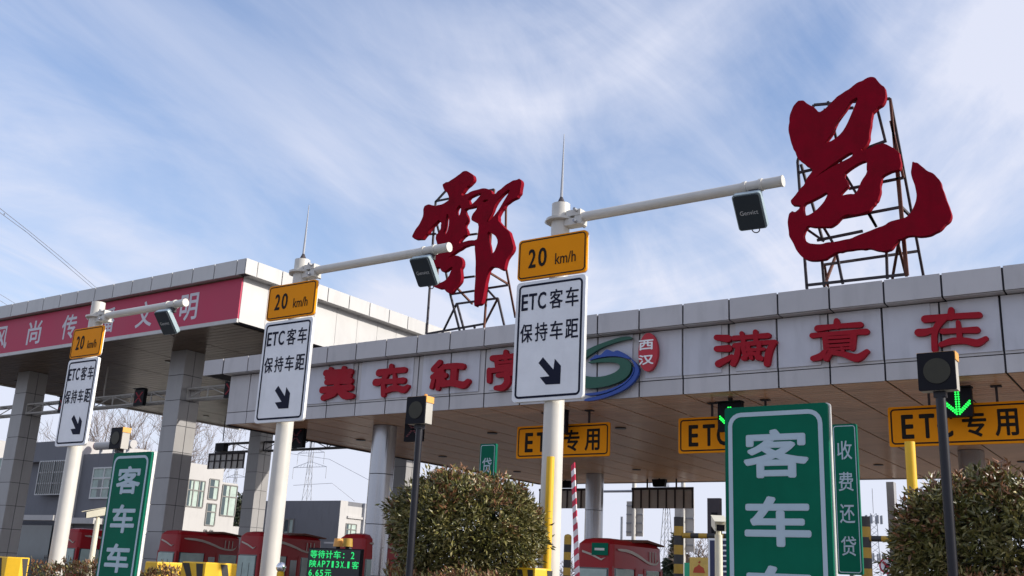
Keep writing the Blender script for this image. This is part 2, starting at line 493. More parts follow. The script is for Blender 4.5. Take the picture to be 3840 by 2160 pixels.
for i in range(16):
    piece('end_panel', pend, canopy, (XL + .0, YF + .06 + PITCHX * (i + .5), (7.86 + ZS) / 2))
mis = random.Random(9)
for o_ in canopy.children:
    if o_.name.split('.')[0] in ('cornice_panel', 'fascia_panel', 'lower_fascia_panel'):
        o_.location.y += mis.uniform(-.004, .004)
        o_.rotation_euler = (mis.gauss(0, .006), mis.gauss(0, .002), mis.gauss(0, .004))
# repainted letter boards: two panels wide, mounted proud of the fascia
brd = MB()
for hx in (-.525, .525):
    brd.box(hx - .5, hx + .5, -.012, .012, -.58, .60)
brdm = brd.mesh('letter_board', M['acp_board'])
for k in range(-9, 4):
    cx = seam_r + PITCHX * 2 * (k + .5)
    if cx - 1.0 < XL + 1.6 or cx + 1 > XR: continue
    piece('letter_board', brdm, canopy, (cx, YF - .016, 7.24))
# soffit strips
def soffit(parent, x0, x1, y0, y1, z, wx, wy, m, key):
    me = MB().box(-wx / 2 + .028, wx / 2 - .028, -wy / 2 + .016, wy / 2 - .016, -.012, .012).mesh('soffit_strip', m)
    cells = []
    nx = int((x1 - x0) / wx); ny = int((y1 - y0) / wy)
    for i in range(nx):
        for j in range(ny):
            cells.append((x0 + wx * (i + .5), y0 + wy * (j + .5)))
    def seen(c):
        q = Vector((c[0], c[1], z)) - CAMPOS
        d = q.dot(FW)
        u = q.dot(RT) / d * FPX; v = q.dot(UP) / d * FPX
        return (d + (0 if abs(u) < 1950 and abs(v) < 1150 else 1000))
    cells.sort(key=seen)
    for c in cells[:300]: piece('soffit_strip', me, parent, (c[0], c[1], z))
    b = MB()
    for c in cells[300:]: b.box(c[0] - wx / 2 + .028, c[0] + wx / 2 - .028, c[1] - wy / 2 + .016, c[1] + wy / 2 - .016, z - .012, z + .012)
    b.build('soffit_strips', m, parent, kind='stuff')
MB().box(XL + .02, XM - .02, YF + .10, YB - .02, ZS, ZS + .024).build('soffit_margin', M['soffit'], canopy)
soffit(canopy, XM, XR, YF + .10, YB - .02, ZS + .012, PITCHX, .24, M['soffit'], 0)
b = MB(); b.box(XL, XR, YB - .02, YB + .06, ZS - .03, 7.9); b.build('rear_fascia', M['acp'], canopy)
b = MB(); b.box(XL - .03, XL + .07, YF + .10, YB - .02, ZS - .04, ZS + .0); b.build('soffit_edge_trim', M['seam'], canopy)
# downlights
dl = MB().tube([(0, 0, .0), (0, 0, -.03)], .17, 16).mesh('downlight', M['downlight'], smooth=True)
for px, py in ((1846, 1623), (1660, 1711), (1939, 1768), (2327, 1604), (2387, 1760), (1353, 1649), (3294, 1742), (3834, 1730), (2740, 1640), (3000, 1700)):
    q = P(px, py, Z=ZS); piece('downlight', dl, canopy, q)
# round columns
def round_column(cx, cy):
    b = MB()
    z = 0.0; k = 0
    while z < ZS - .01:
        z1 = min(z + 1.55, ZS + .02)
        b.tube([(cx, cy, z + .012), (cx, cy, z1 - .012)], .39, 40)
        z = z1
    o = b.build('round_column', M['steel_col'], canopy, smooth=True)
    b = MB().tube([(cx, cy, 0), (cx, cy, ZS)], .375, 24); b.build('column_core', M['seam'], o)
for cx, cy in ((-21.95, 24.75), (-22.2, 38.8), (-6.3, 34.7), (4.5, 24.75), (4.5, 38.8)): round_column(cx, cy)

# ------------------------------------------------------------------ fascia lettering
TP = {}
def char(chars_label, strokes, bbox, to_px, name, box_px=None):
    """strokes in zoom pixels; mapped to the fascia plane Y"""
    yb = YF - .05
    mb = MB()
    def W(a, c):
        q = P(*to_px(a, c), Y=YF - .1); return (q.x, q.z)
    # local scale: metres per zoom pixel
    x0, z0 = W(bbox[0], bbox[1]); x1, z1 = W(bbox[2], bbox[1])
    k = abs(x1 - x0) / (bbox[2] - bbox[0])
    for i, (pts, wd) in enumerate(strokes):
        ws = [v * k for v in wd] if isinstance(wd, list) else wd * k
        brush(mb, [W(*p) for p in pts], ws, yb - .07 - i * .0025, yb + .02)
    return mb
zr = zoom(3360, 960, .33126)
ZAI = [([(330, 715), (640, 685), (940, 668)], [95, 75, 75]), ([(625, 610), (620, 690)], [70, 85]), ([(560, 690), (470, 790), (435, 900), (440, 1060)], [75, 80, 70, 75]),
       ([(255, 868), (340, 862), (430, 830)], [95, 88, 55]), ([(530, 855), (720, 845), (915, 838)], [70, 66, 82]), ([(703, 750), (715, 850), (722, 960)], [50, 62, 66]),
       ([(510, 1005), (640, 965), (790, 962), (920, 985), (1020, 935)], [60, 80, 78, 88, 55])]
YI = [([(690, 330), (695, 380)], [55, 80]), ([(500, 408), (700, 385), (930, 370)], [70, 50, 60]), ([(445, 480), (720, 455), (990, 440)], [55, 45, 62]),
      ([(575, 470), (590, 620)], 60), ([(865, 465), (850, 605)], 62), ([(600, 505), (840, 490)], 30), ([(600, 546), (840, 530)], 30), ([(600, 588), (840, 572)], 30), ([(600, 622), (840, 606)], 24),
      ([(455, 712), (530, 690), (575, 640)], [55, 70, 45]), ([(590, 712), (640, 640)], [60, 45]), ([(650, 650), (760, 668), (900, 705), (1000, 640)], [50, 55, 80, 45]), ([(745, 610), (760, 640)], 34)]
MAN = [([(1575, 310), (1690, 322)], [55, 75]), ([(1575, 425), (1700, 420)], [55, 70]), ([(1595, 575), (1730, 505)], [70, 50]),
       ([(1750, 318), (1920, 305), (2095, 292)], [50, 45, 55]), ([(1830, 270), (1850, 360)], 44), ([(1968, 255), (1975, 345)], 48),
       ([(1760, 395), (1930, 372), (2165, 358)], [48, 44, 46]), ([(1800, 400), (1780, 500), (1745, 575)], [50, 60, 60]), ([(2150, 370), (2105, 460), (2085, 575)], [50, 66, 62]),
       ([(1850, 420), (1870, 520)], 46), ([(1890, 390), (1930, 520)], 40), ([(2010, 380), (1990, 520)], 44), ([(1850, 520), (1935, 470), (2030, 525)], [50, 34, 50]), ([(1890, 440), (2060, 430)], 30)]
HONG = [([(560, 295), (495, 362)], [50, 44]), ([(495, 362), (590, 392)], 40), ([(610, 335), (500, 435)], 44), ([(490, 440), (620, 425)], 44), ([(556, 440), (545, 550)], [44, 48]),
        ([(500, 470), (482, 540)], 40), ([(590, 455), (618, 520)], 40), ([(640, 335), (730, 328), (795, 335)], [48, 46, 52]), ([(712, 345), (700, 500)], 62), ([(590, 515), (690, 500), (800, 522), (850, 485)], [50, 52, 58, 44])]
TING = [([(1225, 190), (1228, 235)], [45, 66]), ([(1090, 252), (1230, 235), (1365, 222)], [50, 42, 46]), ([(1135, 270), (1142, 335)], 44), ([(1315, 258), (1310, 322)], 44), ([(1140, 298), (1315, 282)], 26), ([(1140, 336), (1312, 318)], 26),
        ([(1062, 375), (1062, 480)], [50, 46]), ([(1062, 378), (1230, 362), (1385, 345)], [46, 40, 46]), ([(1385, 352), (1370, 410)], 44), ([(1150, 425), (1300, 405)], 40), ([(1240, 410), (1245, 490), (1200, 545), (1130, 552)], [60, 62, 56, 40])]
XIAO = [([(1240, 400), (1370, 388), (1490, 388)], [50, 40, 48]), ([(1290, 368), (1300, 435)], 44), ([(1422, 358), (1428, 425)], 46), ([(1250, 445), (1480, 432)], 36), ([(1250, 492), (1370, 484), (1490, 480)], [44, 40, 46]),
        ([(1205, 572), (1350, 556), (1490, 545)], [52, 42, 48]), ([(1362, 490), (1330, 590), (1215, 650)], [56, 58, 44]), ([(1370, 560), (1430, 620), (1505, 632)], [46, 62, 40])]
zl = zoom(760, 1250, .37267)
zc = zoom(1440, 1250, .37267)
zd = zoom(2100, 1150, .37267)
ze = zoom(2880, 1080, .37267)
# left 'zai' reuses the right one's strokes, fitted into its own box
def refit(strokes, b0, b1):
    sx = (b1[2] - b1[0]) / (b0[2] - b0[0]); sz = (b1[3] - b1[1]) / (b0[3] - b0[1])
    return [([(b1[0] + (x - b0[0]) * sx, b1[1] + (y - b0[1]) * sz) for x, y in pts], ([v * sz * .95 for v in wd] if isinstance(wd, list) else wd * sz)) for pts, wd in strokes]
ZAI2 = refit(ZAI, (210, 595, 1075, 1085), (1722, 322, 2090, 632))
lett = [('laughing', XIAO, (1185, 345, 1525, 665), zl, 'leftmost red clerical script character on the grey canopy fascia'),
        ('at', ZAI2, (1722, 322, 2090, 632), zl, 'second red clerical script character from the left end of the fascia'),
        ('red', HONG, (470, 275, 870, 570), zc, 'red clerical script character above the black signal with the amber corner'),
        ('pavilion', TING, (1040, 170, 1390, 570), zc, 'red fascia character partly hidden by the large white sign on the middle pole'),
        ('full', MAN, (1550, 240, 2180, 600), zd, 'red clerical script character just right of the oval emblem'),
        ('mind', YI, (415, 305, 1025, 735), ze, 'dense red clerical script character between two others right of the emblem'),
        ('at', ZAI, (210, 595, 1075, 1085), zr, 'rightmost red clerical script character above the square signal')]
for nm_, st, bb, tp, lab in lett:
    mb = char('', st, bb, tp, nm_)
    cx = sum(v.x for v in mb.v) / len(mb.v); cz = min(v.z for v in mb.v)
    mb.build('fascia_character', M['red_letter'], base=(cx, YF - .1, cz), label=lab, cat='lettering', group='red characters along the fascia')

# emblem
def poly_px(pts, tp, Y): return [(lambda q: (q.x, q.z))(P(*tp(a, c), Y=Y)) for a, c in pts]
YE = YF - .14
em = thing('emblem', 'green and blue swirl emblem with mountains beside a red oval seal', 'emblem', P(*zd(480, 900), Y=YE))
up = [(735, 318), (700, 298), (600, 310), (450, 360), (320, 410), (230, 465), (170, 540), (160, 600), (190, 580), (260, 520), (330, 470), (430, 410), (540, 370), (640, 340), (720, 328)]
lowg = [(275, 572), (330, 545), (420, 525), (520, 513), (620, 515), (680, 535), (720, 575), (725, 625), (700, 690), (630, 748), (520, 792), (400, 818), (270, 828), (170, 805), (120, 745), (140, 690), (200, 680), (250, 697), (340, 711), (440, 705), (540, 675), (600, 635), (615, 600), (590, 575), (540, 562), (460, 560), (370, 565)]
mtn = [(290, 550), (340, 510), (375, 483), (400, 495), (430, 480), (470, 433), (510, 440), (540, 462), (580, 440), (620, 455), (680, 490), (720, 525), (700, 530), (640, 512), (560, 500), (460, 505), (370, 525)]
sw1 = [(716, 520), (760, 560), (792, 600), (802, 640), (785, 700), (740, 770), (650, 840), (540, 890), (420, 930), (320, 950), (235, 950), (275, 922), (380, 905), (500, 870), (610, 820), (700, 750), (752, 680), (760, 620), (745, 570)]
sw2 = [(738, 600), (748, 640), (725, 700), (660, 765), (560, 815), (450, 850), (330, 872), (235, 880), (290, 900), (400, 888), (520, 855), (630, 800), (710, 735), (750, 665), (752, 630)]
for nm_, pl, m_, dz in (('green_sweep', up, 'logo_green', 0), ('green_loop', lowg, 'logo_green', .012), ('blue_mountain', mtn, 'logo_blue', .02), ('blue_wave', sw1, 'logo_blue', .006), ('blue_wave', sw2, 'logo_blue', .026)):
    sm = chaikin(poly_px(pl, zd, YE), 1)
    MB().prism(sm, YE - .03 - dz, YE + .06).build(nm_, M[m_], em)
seal = thing('oval_seal', 'red oval seal with two white characters to the right of the swirl emblem', 'emblem', P(*zd(895, 655), Y=YE))
c0 = P(*zd(893, 460), Y=YE); rx = abs(P(*zd(990, 460), Y=YE).x - c0.x); rz = abs(P(*zd(893, 268), Y=YE).z - P(*zd(893, 655), Y=YE).z) / 2
MB().prism([(c0.x + rx * math.cos(a * PI / 18), c0.z + rz * math.sin(a * PI / 18)) for a in range(36)], YE - .05, YE + .06).build('oval_plate', M['logo_red'], seal)
def px_box(tp, x0, x1, y0, y1, Y):
    a = P(*tp(x0, (y0 + y1) / 2), Y=Y); b_ = P(*tp(x1, (y0 + y1) / 2), Y=Y); t = P(*tp((x0 + x1) / 2, y0), Y=Y); d = P(*tp((x0 + x1) / 2, y1), Y=Y)
    return a.x, b_.x, d.z, t.z
letters([('西', *px_box(zd, 803, 950, 338, 440, YE)), ('汉', *px_box(zd, 800, 952, 488, 588, YE))], .035, YE - .056, 'seal_character', M['logo_white'], seal)

# ------------------------------------------------------------------ rooftop characters
def outline(pts, tp, Y, k=2):
    return chaikin(poly_px(pts, tp, Y), k)
zY = zoom(2880, 200, .63467)
YI_OUT = [(625, 130), (665, 175), (695, 205), (697, 250), (690, 295), (650, 322), (622, 345), (614, 370), (612, 430), (605, 490), (590, 530), (568, 558), (552, 573), (600, 548), (645, 530), (690, 525), (740, 553), (772, 578), (785, 620), (790, 655), (783, 682), (730, 700), (685, 720), (668, 742), (668, 800), (660, 860), (635, 885), (620, 910), (590, 935), (555, 950), (505, 956), (455, 950), (420, 985), (385, 1025), (330, 1030), (270, 1030), (240, 1018), (222, 1040), (212, 1068), (214, 1095), (235, 1115), (270, 1124), (330, 1117), (400, 1105), (470, 1095), (540, 1070), (620, 1035), (700, 1000), (780, 970), (828, 958), (850, 925), (866, 880), (869, 820), (855, 770), (845, 720), (845, 665), (855, 633), (875, 640), (910, 665), (960, 695), (1000, 725), (1022, 750), (1030, 800), (1050, 850), (1080, 910), (1087, 955), (1080, 988), (1040, 1025), (1000, 1055), (960, 1080), (910, 1085), (840, 1080), (790, 1095), (765, 1108), (745, 1138), (720, 1165), (690, 1173), (650, 1168), (600, 1158), (560, 1155), (500, 1160), (440, 1168), (400, 1178), (370, 1202), (330, 1222), (280, 1230), (230, 1225), (190, 1195), (160, 1155), (135, 1115), (120, 1070), (112, 1020), (115, 970), (130, 937), (145, 925), (160, 940), (180, 918), (198, 899), (160, 900), (135, 890), (128, 866), (160, 832), (200, 783), (230, 735), (252, 700), (262, 682), (230, 670), (200, 648), (170, 620), (150, 580), (135, 540), (120, 470), (117, 420), (125, 370), (140, 320), (165, 285), (200, 270), (225, 285), (260, 305), (290, 335), (312, 342), (340, 320), (370, 290), (400, 262), (440, 230), (490, 195), (545, 160), (585, 140)]
YI_H = [[(330, 697), (380, 658), (430, 618), (480, 590), (498, 592), (490, 605), (440, 632), (390, 657), (350, 682)],
        [(522, 268), (488, 285), (468, 328), (435, 370), (405, 410), (390, 460), (360, 505), (345, 520), (390, 497), (430, 465), (460, 420), (490, 360), (510, 310)],
        [(577, 640), (540, 650), (490, 680), (448, 716), (470, 745), (478, 780), (455, 800), (428, 834), (480, 822), (512, 826), (530, 790), (550, 750), (578, 710), (573, 680)],
        [(347, 827), (300, 850), (250, 880), (218, 890), (213, 920), (222, 950), (245, 948), (280, 925), (310, 895), (330, 865)]]
zH = zoom(1480, 600, .46912)
HU_OUT = [(565, 82), (602, 95), (632, 125), (635, 158), (610, 190), (570, 225), (540, 262), (533, 280), (590, 258), (650, 235), (710, 220), (750, 225), (780, 245), (790, 270), (830, 235), (880, 195), (930, 165), (985, 143), (1012, 155), (1018, 185), (1003, 250), (992, 295), (950, 315), (910, 335), (880, 370), (845, 415), (828, 455), (835, 490), (870, 530), (910, 560), (930, 600), (945, 650), (955, 700), (945, 730), (915, 770), (890, 810), (887, 850), (870, 882), (845, 882), (810, 855), (765, 860), (750, 885), (735, 950), (720, 1030), (711, 1080), (705, 1130), (690, 1150), (660, 1160), (645, 1172), (630, 1160), (632, 1100), (635, 1000), (638, 900), (640, 800), (640, 720), (638, 682), (600, 680), (560, 694), (510, 720), (460, 752), (428, 790), (455, 770), (490, 756), (530, 774), (550, 808), (541, 850), (525, 870), (537, 920), (525, 982), (490, 1020), (460, 1058), (440, 1074), (410, 1058), (390, 1035), (340, 1025), (300, 1010), (292, 992), (345, 982), (400, 962), (425, 930), (445, 885), (464, 848), (440, 865), (400, 900), (372, 895), (355, 855), (325, 868), (290, 850), (250, 825), (215, 812), (240, 785), (300, 765), (342, 730), (345, 692), (325, 640), (325, 600), (345, 585), (362, 555), (370, 510), (360, 484), (340, 490), (310, 520), (270, 570), (235, 620), (215, 638), (170, 638), (138, 625), (135, 600), (160, 560), (195, 510), (225, 440), (225, 390), (240, 360), (270, 348), (310, 355), (330, 365), (380, 348), (435, 320), (430, 290), (405, 255), (385, 228), (376, 195), (400, 176), (440, 168), (490, 130), (530, 95)]
HU_H = [[(518, 358), (500, 385), (493, 410), (506, 455), (520, 425), (526, 390)],
        [(588, 302), (640, 280), (695, 264), (670, 290), (640, 325), (598, 358), (606, 330)],
        [(702, 326), (748, 314), (722, 334)],
        [(560, 402), (605, 392), (658, 374), (650, 400), (612, 440), (605, 480), (630, 500), (665, 512), (660, 600), (650, 634), (600, 628), (550, 640), (512, 655), (545, 610), (585, 580), (575, 545), (560, 520), (585, 490), (580, 450), (565, 425)],
        [(917, 236), (870, 275), (830, 320), (800, 360), (780, 420), (755, 460), (743, 492), (770, 465), (800, 430), (830, 390), (860, 340), (890, 290)],
        [(743, 575), (780, 600), (800, 615), (818, 650), (810, 690), (790, 730), (768, 744), (758, 700), (750, 640)],
        [(420, 432), (432, 470), (425, 540), (405, 592), (388, 578), (405, 530), (410, 470)]]
YC = 23.55
def roof_char(label, tp, out_, holes, bars, dia):
    base = P(*tp((min(p[0] for p in out_) + max(p[0] for p in out_)) / 2, max(p[1] for p in out_)), Y=YC); base.z = ZT
    t = thing('rooftop_character_sign', label, 'rooftop sign', base, 'giant red characters on the roof')
    jr = random.Random(3)
    jit = lambda pl: [(x_ + jr.gauss(0, .011), z_ + jr.gauss(0, .011)) for x_, z_ in pl]
    sp = [chaikin(jit(chaikin(poly_px(out_, tp, YC), 1)), 1)] + [chaikin(jit(poly_px([(h_[0] + (h_[0] - sum(q_[0] for q_ in h) / len(h)) * .06, h_[1] + (h_[1] - sum(q_[1] for q_ in h) / len(h)) * .06) for h_ in h], tp, YC)), 1) for h in holes]
    solid_shape(sp, YC, .16, .005).build('character', M['red_sign'], t)
    for p0, p1, y0, y1, m_ in bars:
        a = P(*tp(*p0), Y=y0); c = P(*tp(*p1), Y=y1)
        MB().bar(a, c, dia).build('frame_bar', M[m_], t)
    return t
F0, F1 = YC + .42, YC + 1.5
D_, R_ = 'frame_dark', 'rust'
roof_char('giant red calligraphic character on a lattice frame at the right of the roof', zY, YI_OUT, YI_H, [
    ((272, 305), (722, 268), F0, F0, D_), ((722, 268), (818, 1318), F0, F0, R_), ((722, 268), (918, 1312), F0, F1, D_), ((270, 305), (175, 640), F0, F0, D_), ((175, 640), (230, 1392), F0, F0, D_),
    ((355, 285), (445, 700), F0, F0, D_), ((445, 700), (640, 1025), F0, F0, D_), ((180, 700), (800, 735), F1, F1, D_) if False else ((182, 705), (270, 685), F0, F0, D_), ((195, 655), (325, 1110), F0, F1, D_), ((290, 1105), (560, 1050), F0, F0, D_),
    ((478, 800), (800, 735), F0, F0, D_), ((430, 975), (785, 908), F0, F0, D_), ((590, 930), (640, 1025), F0, F0, D_), ((330, 335), (505, 322), F0, F0, D_), ((550, 572), (695, 518), F0, F0, D_),
    ((645, 325), (695, 525), F0, F0, D_), ((230, 1370), (820, 1305), F0, F0, D_), ((325, 1250), (890, 1168), F0, F1, D_), ((405, 1180), (442, 1362), F0, F0, D_), ((320, 1225), (332, 1375), F0, F0, D_), ((332, 1375), (405, 1185), F0, F1, R_), ((335, 1260), (355, 1380), F0, F1, R_),
    ((700, 1165), (705, 1332), F0, F0, D_), ((775, 1100), (735, 1330), F0, F1, R_), ((765, 1110), (815, 1310), F0, F1, R_), ((770, 700), (825, 1312), F0, F0, R_), ((790, 910), (850, 970), F0, F1, D_), ((230, 1040), (330, 1110), F0, F0, D_), ((330, 1030), (420, 1180), F0, F0, D_),
    ((725, 400), (800, 735), F0, F0, R_)], .060)
roof_char('giant red calligraphic character on a lattice frame between two lit white poles', zH, HU_OUT, HU_H, [
    ((328, 330), (795, 235), F0, F0, D_), ((328, 330), (255, 1390), F0, F0, D_), ((328, 335), (410, 245), F0, F0, D_), ((335, 500), (555, 1360), F0, F1, D_) if False else ((335, 500), (360, 600), F0, F0, D_), ((795, 235), (715, 1345), F0, F0, R_),
    ((890, 380), (888, 560), F1, F1, R_), ((888, 850), (965, 1260), F0, F1, R_), ((265, 595), (330, 590), F0, F0, D_), ((545, 605), (660, 590), F0, F0, D_), ((520, 945), (640, 930), F0, F0, D_), ((440, 1075), (640, 1045), F0, F0, D_), ((745, 1025), (910, 1000), F0, F0, D_),
    ((495, 1150), (825, 1105), F0, F0, D_), ((495, 1150), (380, 1385), F0, F1, D_), ((500, 1155), (555, 1360), F0, F0, D_), ((445, 1075), (520, 1365), F0, F0, D_), ((825, 1105), (720, 1310), F0, F1, R_), ((825, 1105), (875, 1318), F0, F0, D_), ((745, 1040), (800, 1100), F0, F0, D_),
    ((765, 905), (912, 995), F0, F1, R_), ((490, 1015), (620, 1150), F0, F1, R_), ((255, 1390), (715, 1310), F0, F0, D_), ((318, 1380), (320, 1395), F0, F0, D_), ((635, 1320), (640, 1345), F0, F0, D_), ((345, 860), (338, 960), F1, F1, R_), ((410, 900), (445, 1075), F0, F0, D_)], .055)

# ------------------------------------------------------------------ tall canopy at left
TZ, TT, TCB = 9.93, 12.16, 11.60
TY, TYB = 23.27, 43.0
TXR, TXL = -27.92, -50.2
tall = thing('tall_canopy', 'taller toll canopy with a red slogan banner and sunlit right end wall', 'canopy', ((TXL + TXR) / 2, (TY + TYB) / 2, 0))
MB().box(TXL + .1, TXR - .05, TY + .05, TYB - .05, TZ + .05, TCB).build('roof_core', M['seam'], tall)
MB().box(TXL - .3, TXR + .36, TY - .24, TYB + .2, TCB + .012, TT - .03).build('cornice_core', M['seam'], tall)
tpm = panel_mesh('cornice_panel', 1.2 - G, .03, TT - TCB, M['acp_white'])
xs = P(893, 976.4, Y=23.02).x
i = 0
while xs - 1.2 * i > TXL - 1.0:
    piece('cornice_panel', tpm, tall, (xs - 1.2 * (i + .5), TY - .26, (TT + TCB) / 2)); i += 1
wl = TXR + .37 - xs
piece('cornice_panel', panel_mesh('cornice_panel', wl - G, .03, TT - TCB, M['acp_white']), tall, (xs + wl / 2, TY - .26, (TT + TCB) / 2))
# sunlit end: cornice and wall panels
tps = panel_mesh('cornice_panel', .03, 1.2 - G, TT - TCB, M['acp_white'])
i = 0
y = TY - .27
piece('cornice_panel', panel_mesh('cornice_panel', .03, .52, TT - TCB, M['acp_white']), tall, (TXR + .385, y + .26, (TT + TCB) / 2)); y += .53
while y < TYB:
    piece('cornice_panel', tps, tall, (TXR + .385, y + .6, (TT + TCB) / 2)); y += 1.2
tpw = panel_mesh('end_wall_panel', .04, 1.2 - .016, TCB - TZ - .02, M['acp_white'])
y = TY + .02
while y < TYB - .5:
    piece('end_wall_panel', tpw, tall, (TXR, y + .6, (TCB + TZ) / 2)); y += 1.2
und = panel_mesh('cornice_underside', .36, 1.2 - G, .02, M['acp_white'])
y = TY
while y < TYB - .5:
    piece('cornice_underside', und, tall, (TXR + .20, y + .6, TCB)); y += 1.2
und2 = panel_mesh('cornice_underside', 1.2 - G, .22, .02, M['acp_white'])
for i in range(19): piece('cornice_underside', und2, tall, (TXR - .6 - 1.2 * i, TY - .13, TCB))
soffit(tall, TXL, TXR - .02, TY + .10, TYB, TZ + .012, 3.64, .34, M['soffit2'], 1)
MB().box(TXL - .02, TXL + .08, TY, TYB, TZ - .06, TCB).build('left_fascia', M['acp_white'], tall)
for px, py in ((633, 1356), (67, 1429), (773, 1560), (1010, 1318)):
    piece('downlight', dl, tall, P(px, py, Z=TZ))
# banner
ban = thing('slogan_banner', 'red cloth banner with white slogan stretched across the tall canopy front', 'banner', ((TXL + TXR) / 2, TY, TZ))
MB().box(TXL - .2, TXR + .0, TY - .035, TY + .03, TZ + .12, TCB - .06).build('banner_cloth', M['banner'], ban)
MB().box(TXL - .2, TXR + .0, TY - .05, TY + .03, TZ - .02, TZ + .12).build('lower_trim', M['acp_white'], ban)
MB().box(TXL - .2, TXR + .0, TY - .06, TY + .03, TCB - .06, TCB - .02).build('upper_trim', M['rust'], ban)
y = TY - .039
its = []
for ch, x0, x1, y0, y1 in (('风', -22, 33, 1228, 1300), ('尚', 100, 158, 1205, 1287), ('传', 231, 289, 1179, 1267), ('播', 374, 431, 1153, 1237), ('文', 512, 574, 1127, 1220), ('明', 673, 746, 1099, 1192)):
    xa = P(x0, (y0 + y1) / 2, Y=y).x; xb = P(x1, (y0 + y1) / 2, Y=y).x
    xm = (xa + xb) / 2
    its.append((ch, xm - .50, xm + .50, 10.26, 11.29))
for i, ch in enumerate('树立文明新'):
    pass
letters(its, .018, y, 'slogan_character', M['banner_text'], ban)
# square columns
def square_column(x1, y0, ztop):
    """panel-clad column; x1 = right face, y0 = front face"""
    s = .94
    c = MB().box(x1 - s + .02, x1 - .02, y0 + .02, y0 + s - .02, 0, ztop).build('square_column', M['seam'], tall)
    z = ztop; k = 0
    while z > .1:
        z0 = max(z - 1.02, 0)
        h = z - z0 - .022
        zc_ = (z + z0) / 2
        for (cx, cy, wx, wy) in ((x1 - s / 2, y0 + .012, s, .02), (x1 - s / 2, y0 + s - .012, s, .02), (x1 - .012, y0 + s * .25 + .0, .02, s / 2 - .026), (x1 - .012, y0 + s * .75, .02, s / 2 - .026), (x1 - s + .012, y0 + s / 2, .02, s - .05)):
            kk = (round(wx, 3), round(wy, 3), round(h, 3))
            if kk not in TP: TP[kk] = panel_mesh('column_panel', wx, wy, h, M['column'])
            piece('column_panel', TP[kk], c, (cx, cy, zc_))
        z = z0
for x1, y0 in ((-33.6, 25.62), (-44.92, 25.75), (-33.6, 39.7), (-44.92, 40.1)): square_column(x1, y0, TZ)

# ------------------------------------------------------------------ lane signals
def signal_box(name, label, c, wd, hgt, mode, group, parent_hang=None):
    """c = top centre of the box front"""
    t = thing(name, label, 'lane signal', c, group)
    x, y, z = c
    MB().box(x - wd / 2, x + wd / 2, y, y + .16, z - hgt, z).build('housing', M['black'], t)
    MB().prism([(x - wd / 2 - .02, z + .03), (x + wd / 2 + .02, z + .03), (x + wd / 2 + .02, z + .004), (x - wd / 2 - .02, z + .004)], y - .12, y + .16).build('hood', M['black'], t)
    if parent_hang:
        MB().box(x - .05, x + .05, y + .05, y + .11, z + .03, parent_hang).build('hanger', M['frame_dark'], t)
    dots = MB()
    def dot(dx, dz, r=.021):
        dots.prism([(x + dx + r * math.cos(a * PI / 4), z - hgt / 2 + dz + r * math.sin(a * PI / 4)) for a in range(8)], y - .012, y)
    s = wd
    if mode == 'arrow':
        for i in range(9):
            for dx in (-.028, .028): dot(dx, .23 - i * .054)
        for i in range(7):
            for o_ in (0, .058):
                for sg in (-1, 1): dot(sg * (.03 + .036 * i), -.255 + .036 * i + o_)
        dots.build('arrow_lights', M['arrow'], t)
    else:
        n = 9
        for i in range(n):
            q = (i / (n - 1) - .5) * s * .62
            for o_ in (-.022, .022):
                dot(q + o_, q); dot(q + o_, -q)
        dots.build('cross_lights', M['red_glow'] if mode == 'lit' else M['dim_red'], t)
    return t
GRP = 'lane signals'
def sig_from_px(x0, x1, y0, Y, h=None):
    a = P(x0, y0, Y=Y); c = P(x1, y0, Y=Y)
    return ((a.x + c.x) / 2, Y, (a.z + c.z) / 2), abs(c.x - a.x)
c, wd = sig_from_px(3536, 3638, 1456, 23.55); signal_box('lane_arrow_signal', 'hanging black lane signal showing a lit green down arrow', c, .58, .62, 'arrow', 'green arrow signals', ZS)
c, wd = sig_from_px(2689, 2782, 1510, 23.55); signal_box('lane_arrow_signal', 'green arrow lane signal half hidden by the big green sign', c, .62, .70, 'arrow', 'green arrow signals', ZS)
c, wd = sig_from_px(2052, 2122, 1542, 23.55); signal_box('lane_arrow_signal', 'black lane signal hidden behind the middle white pole', c, .60, .62, 'off', 'green arrow signals', ZS)
c, wd = sig_from_px(1520, 1584, 1565, 23.7); signal_box('lane_cross_signal', 'dim red cross signal behind the black signal near the steel column', c, .66, .72, 'off', 'red cross signals', ZS)
c, wd = sig_from_px(1090, 1138, 1598, 24.3); signal_box('lane_cross_signal', 'dim red cross signal right beside the second white pole', c, .66, .72, 'off', 'red cross signals', ZS)
YT = 26.10
for (x0, x1, y0, lab) in ((502, 548, 1459, 'red cross signal on the pale truss between the two square columns'), (217, 262, 1488, 'red cross signal on the truss half hidden by the leftmost white sign'), (843, 889, 1425, 'red cross signal on the truss cut off by the grey canopy end')):
    c, wd = sig_from_px(x0, x1, y0, YT - .38); signal_box('lane_cross_signal', lab, c, .62, .68, 'lit', 'red cross signals')

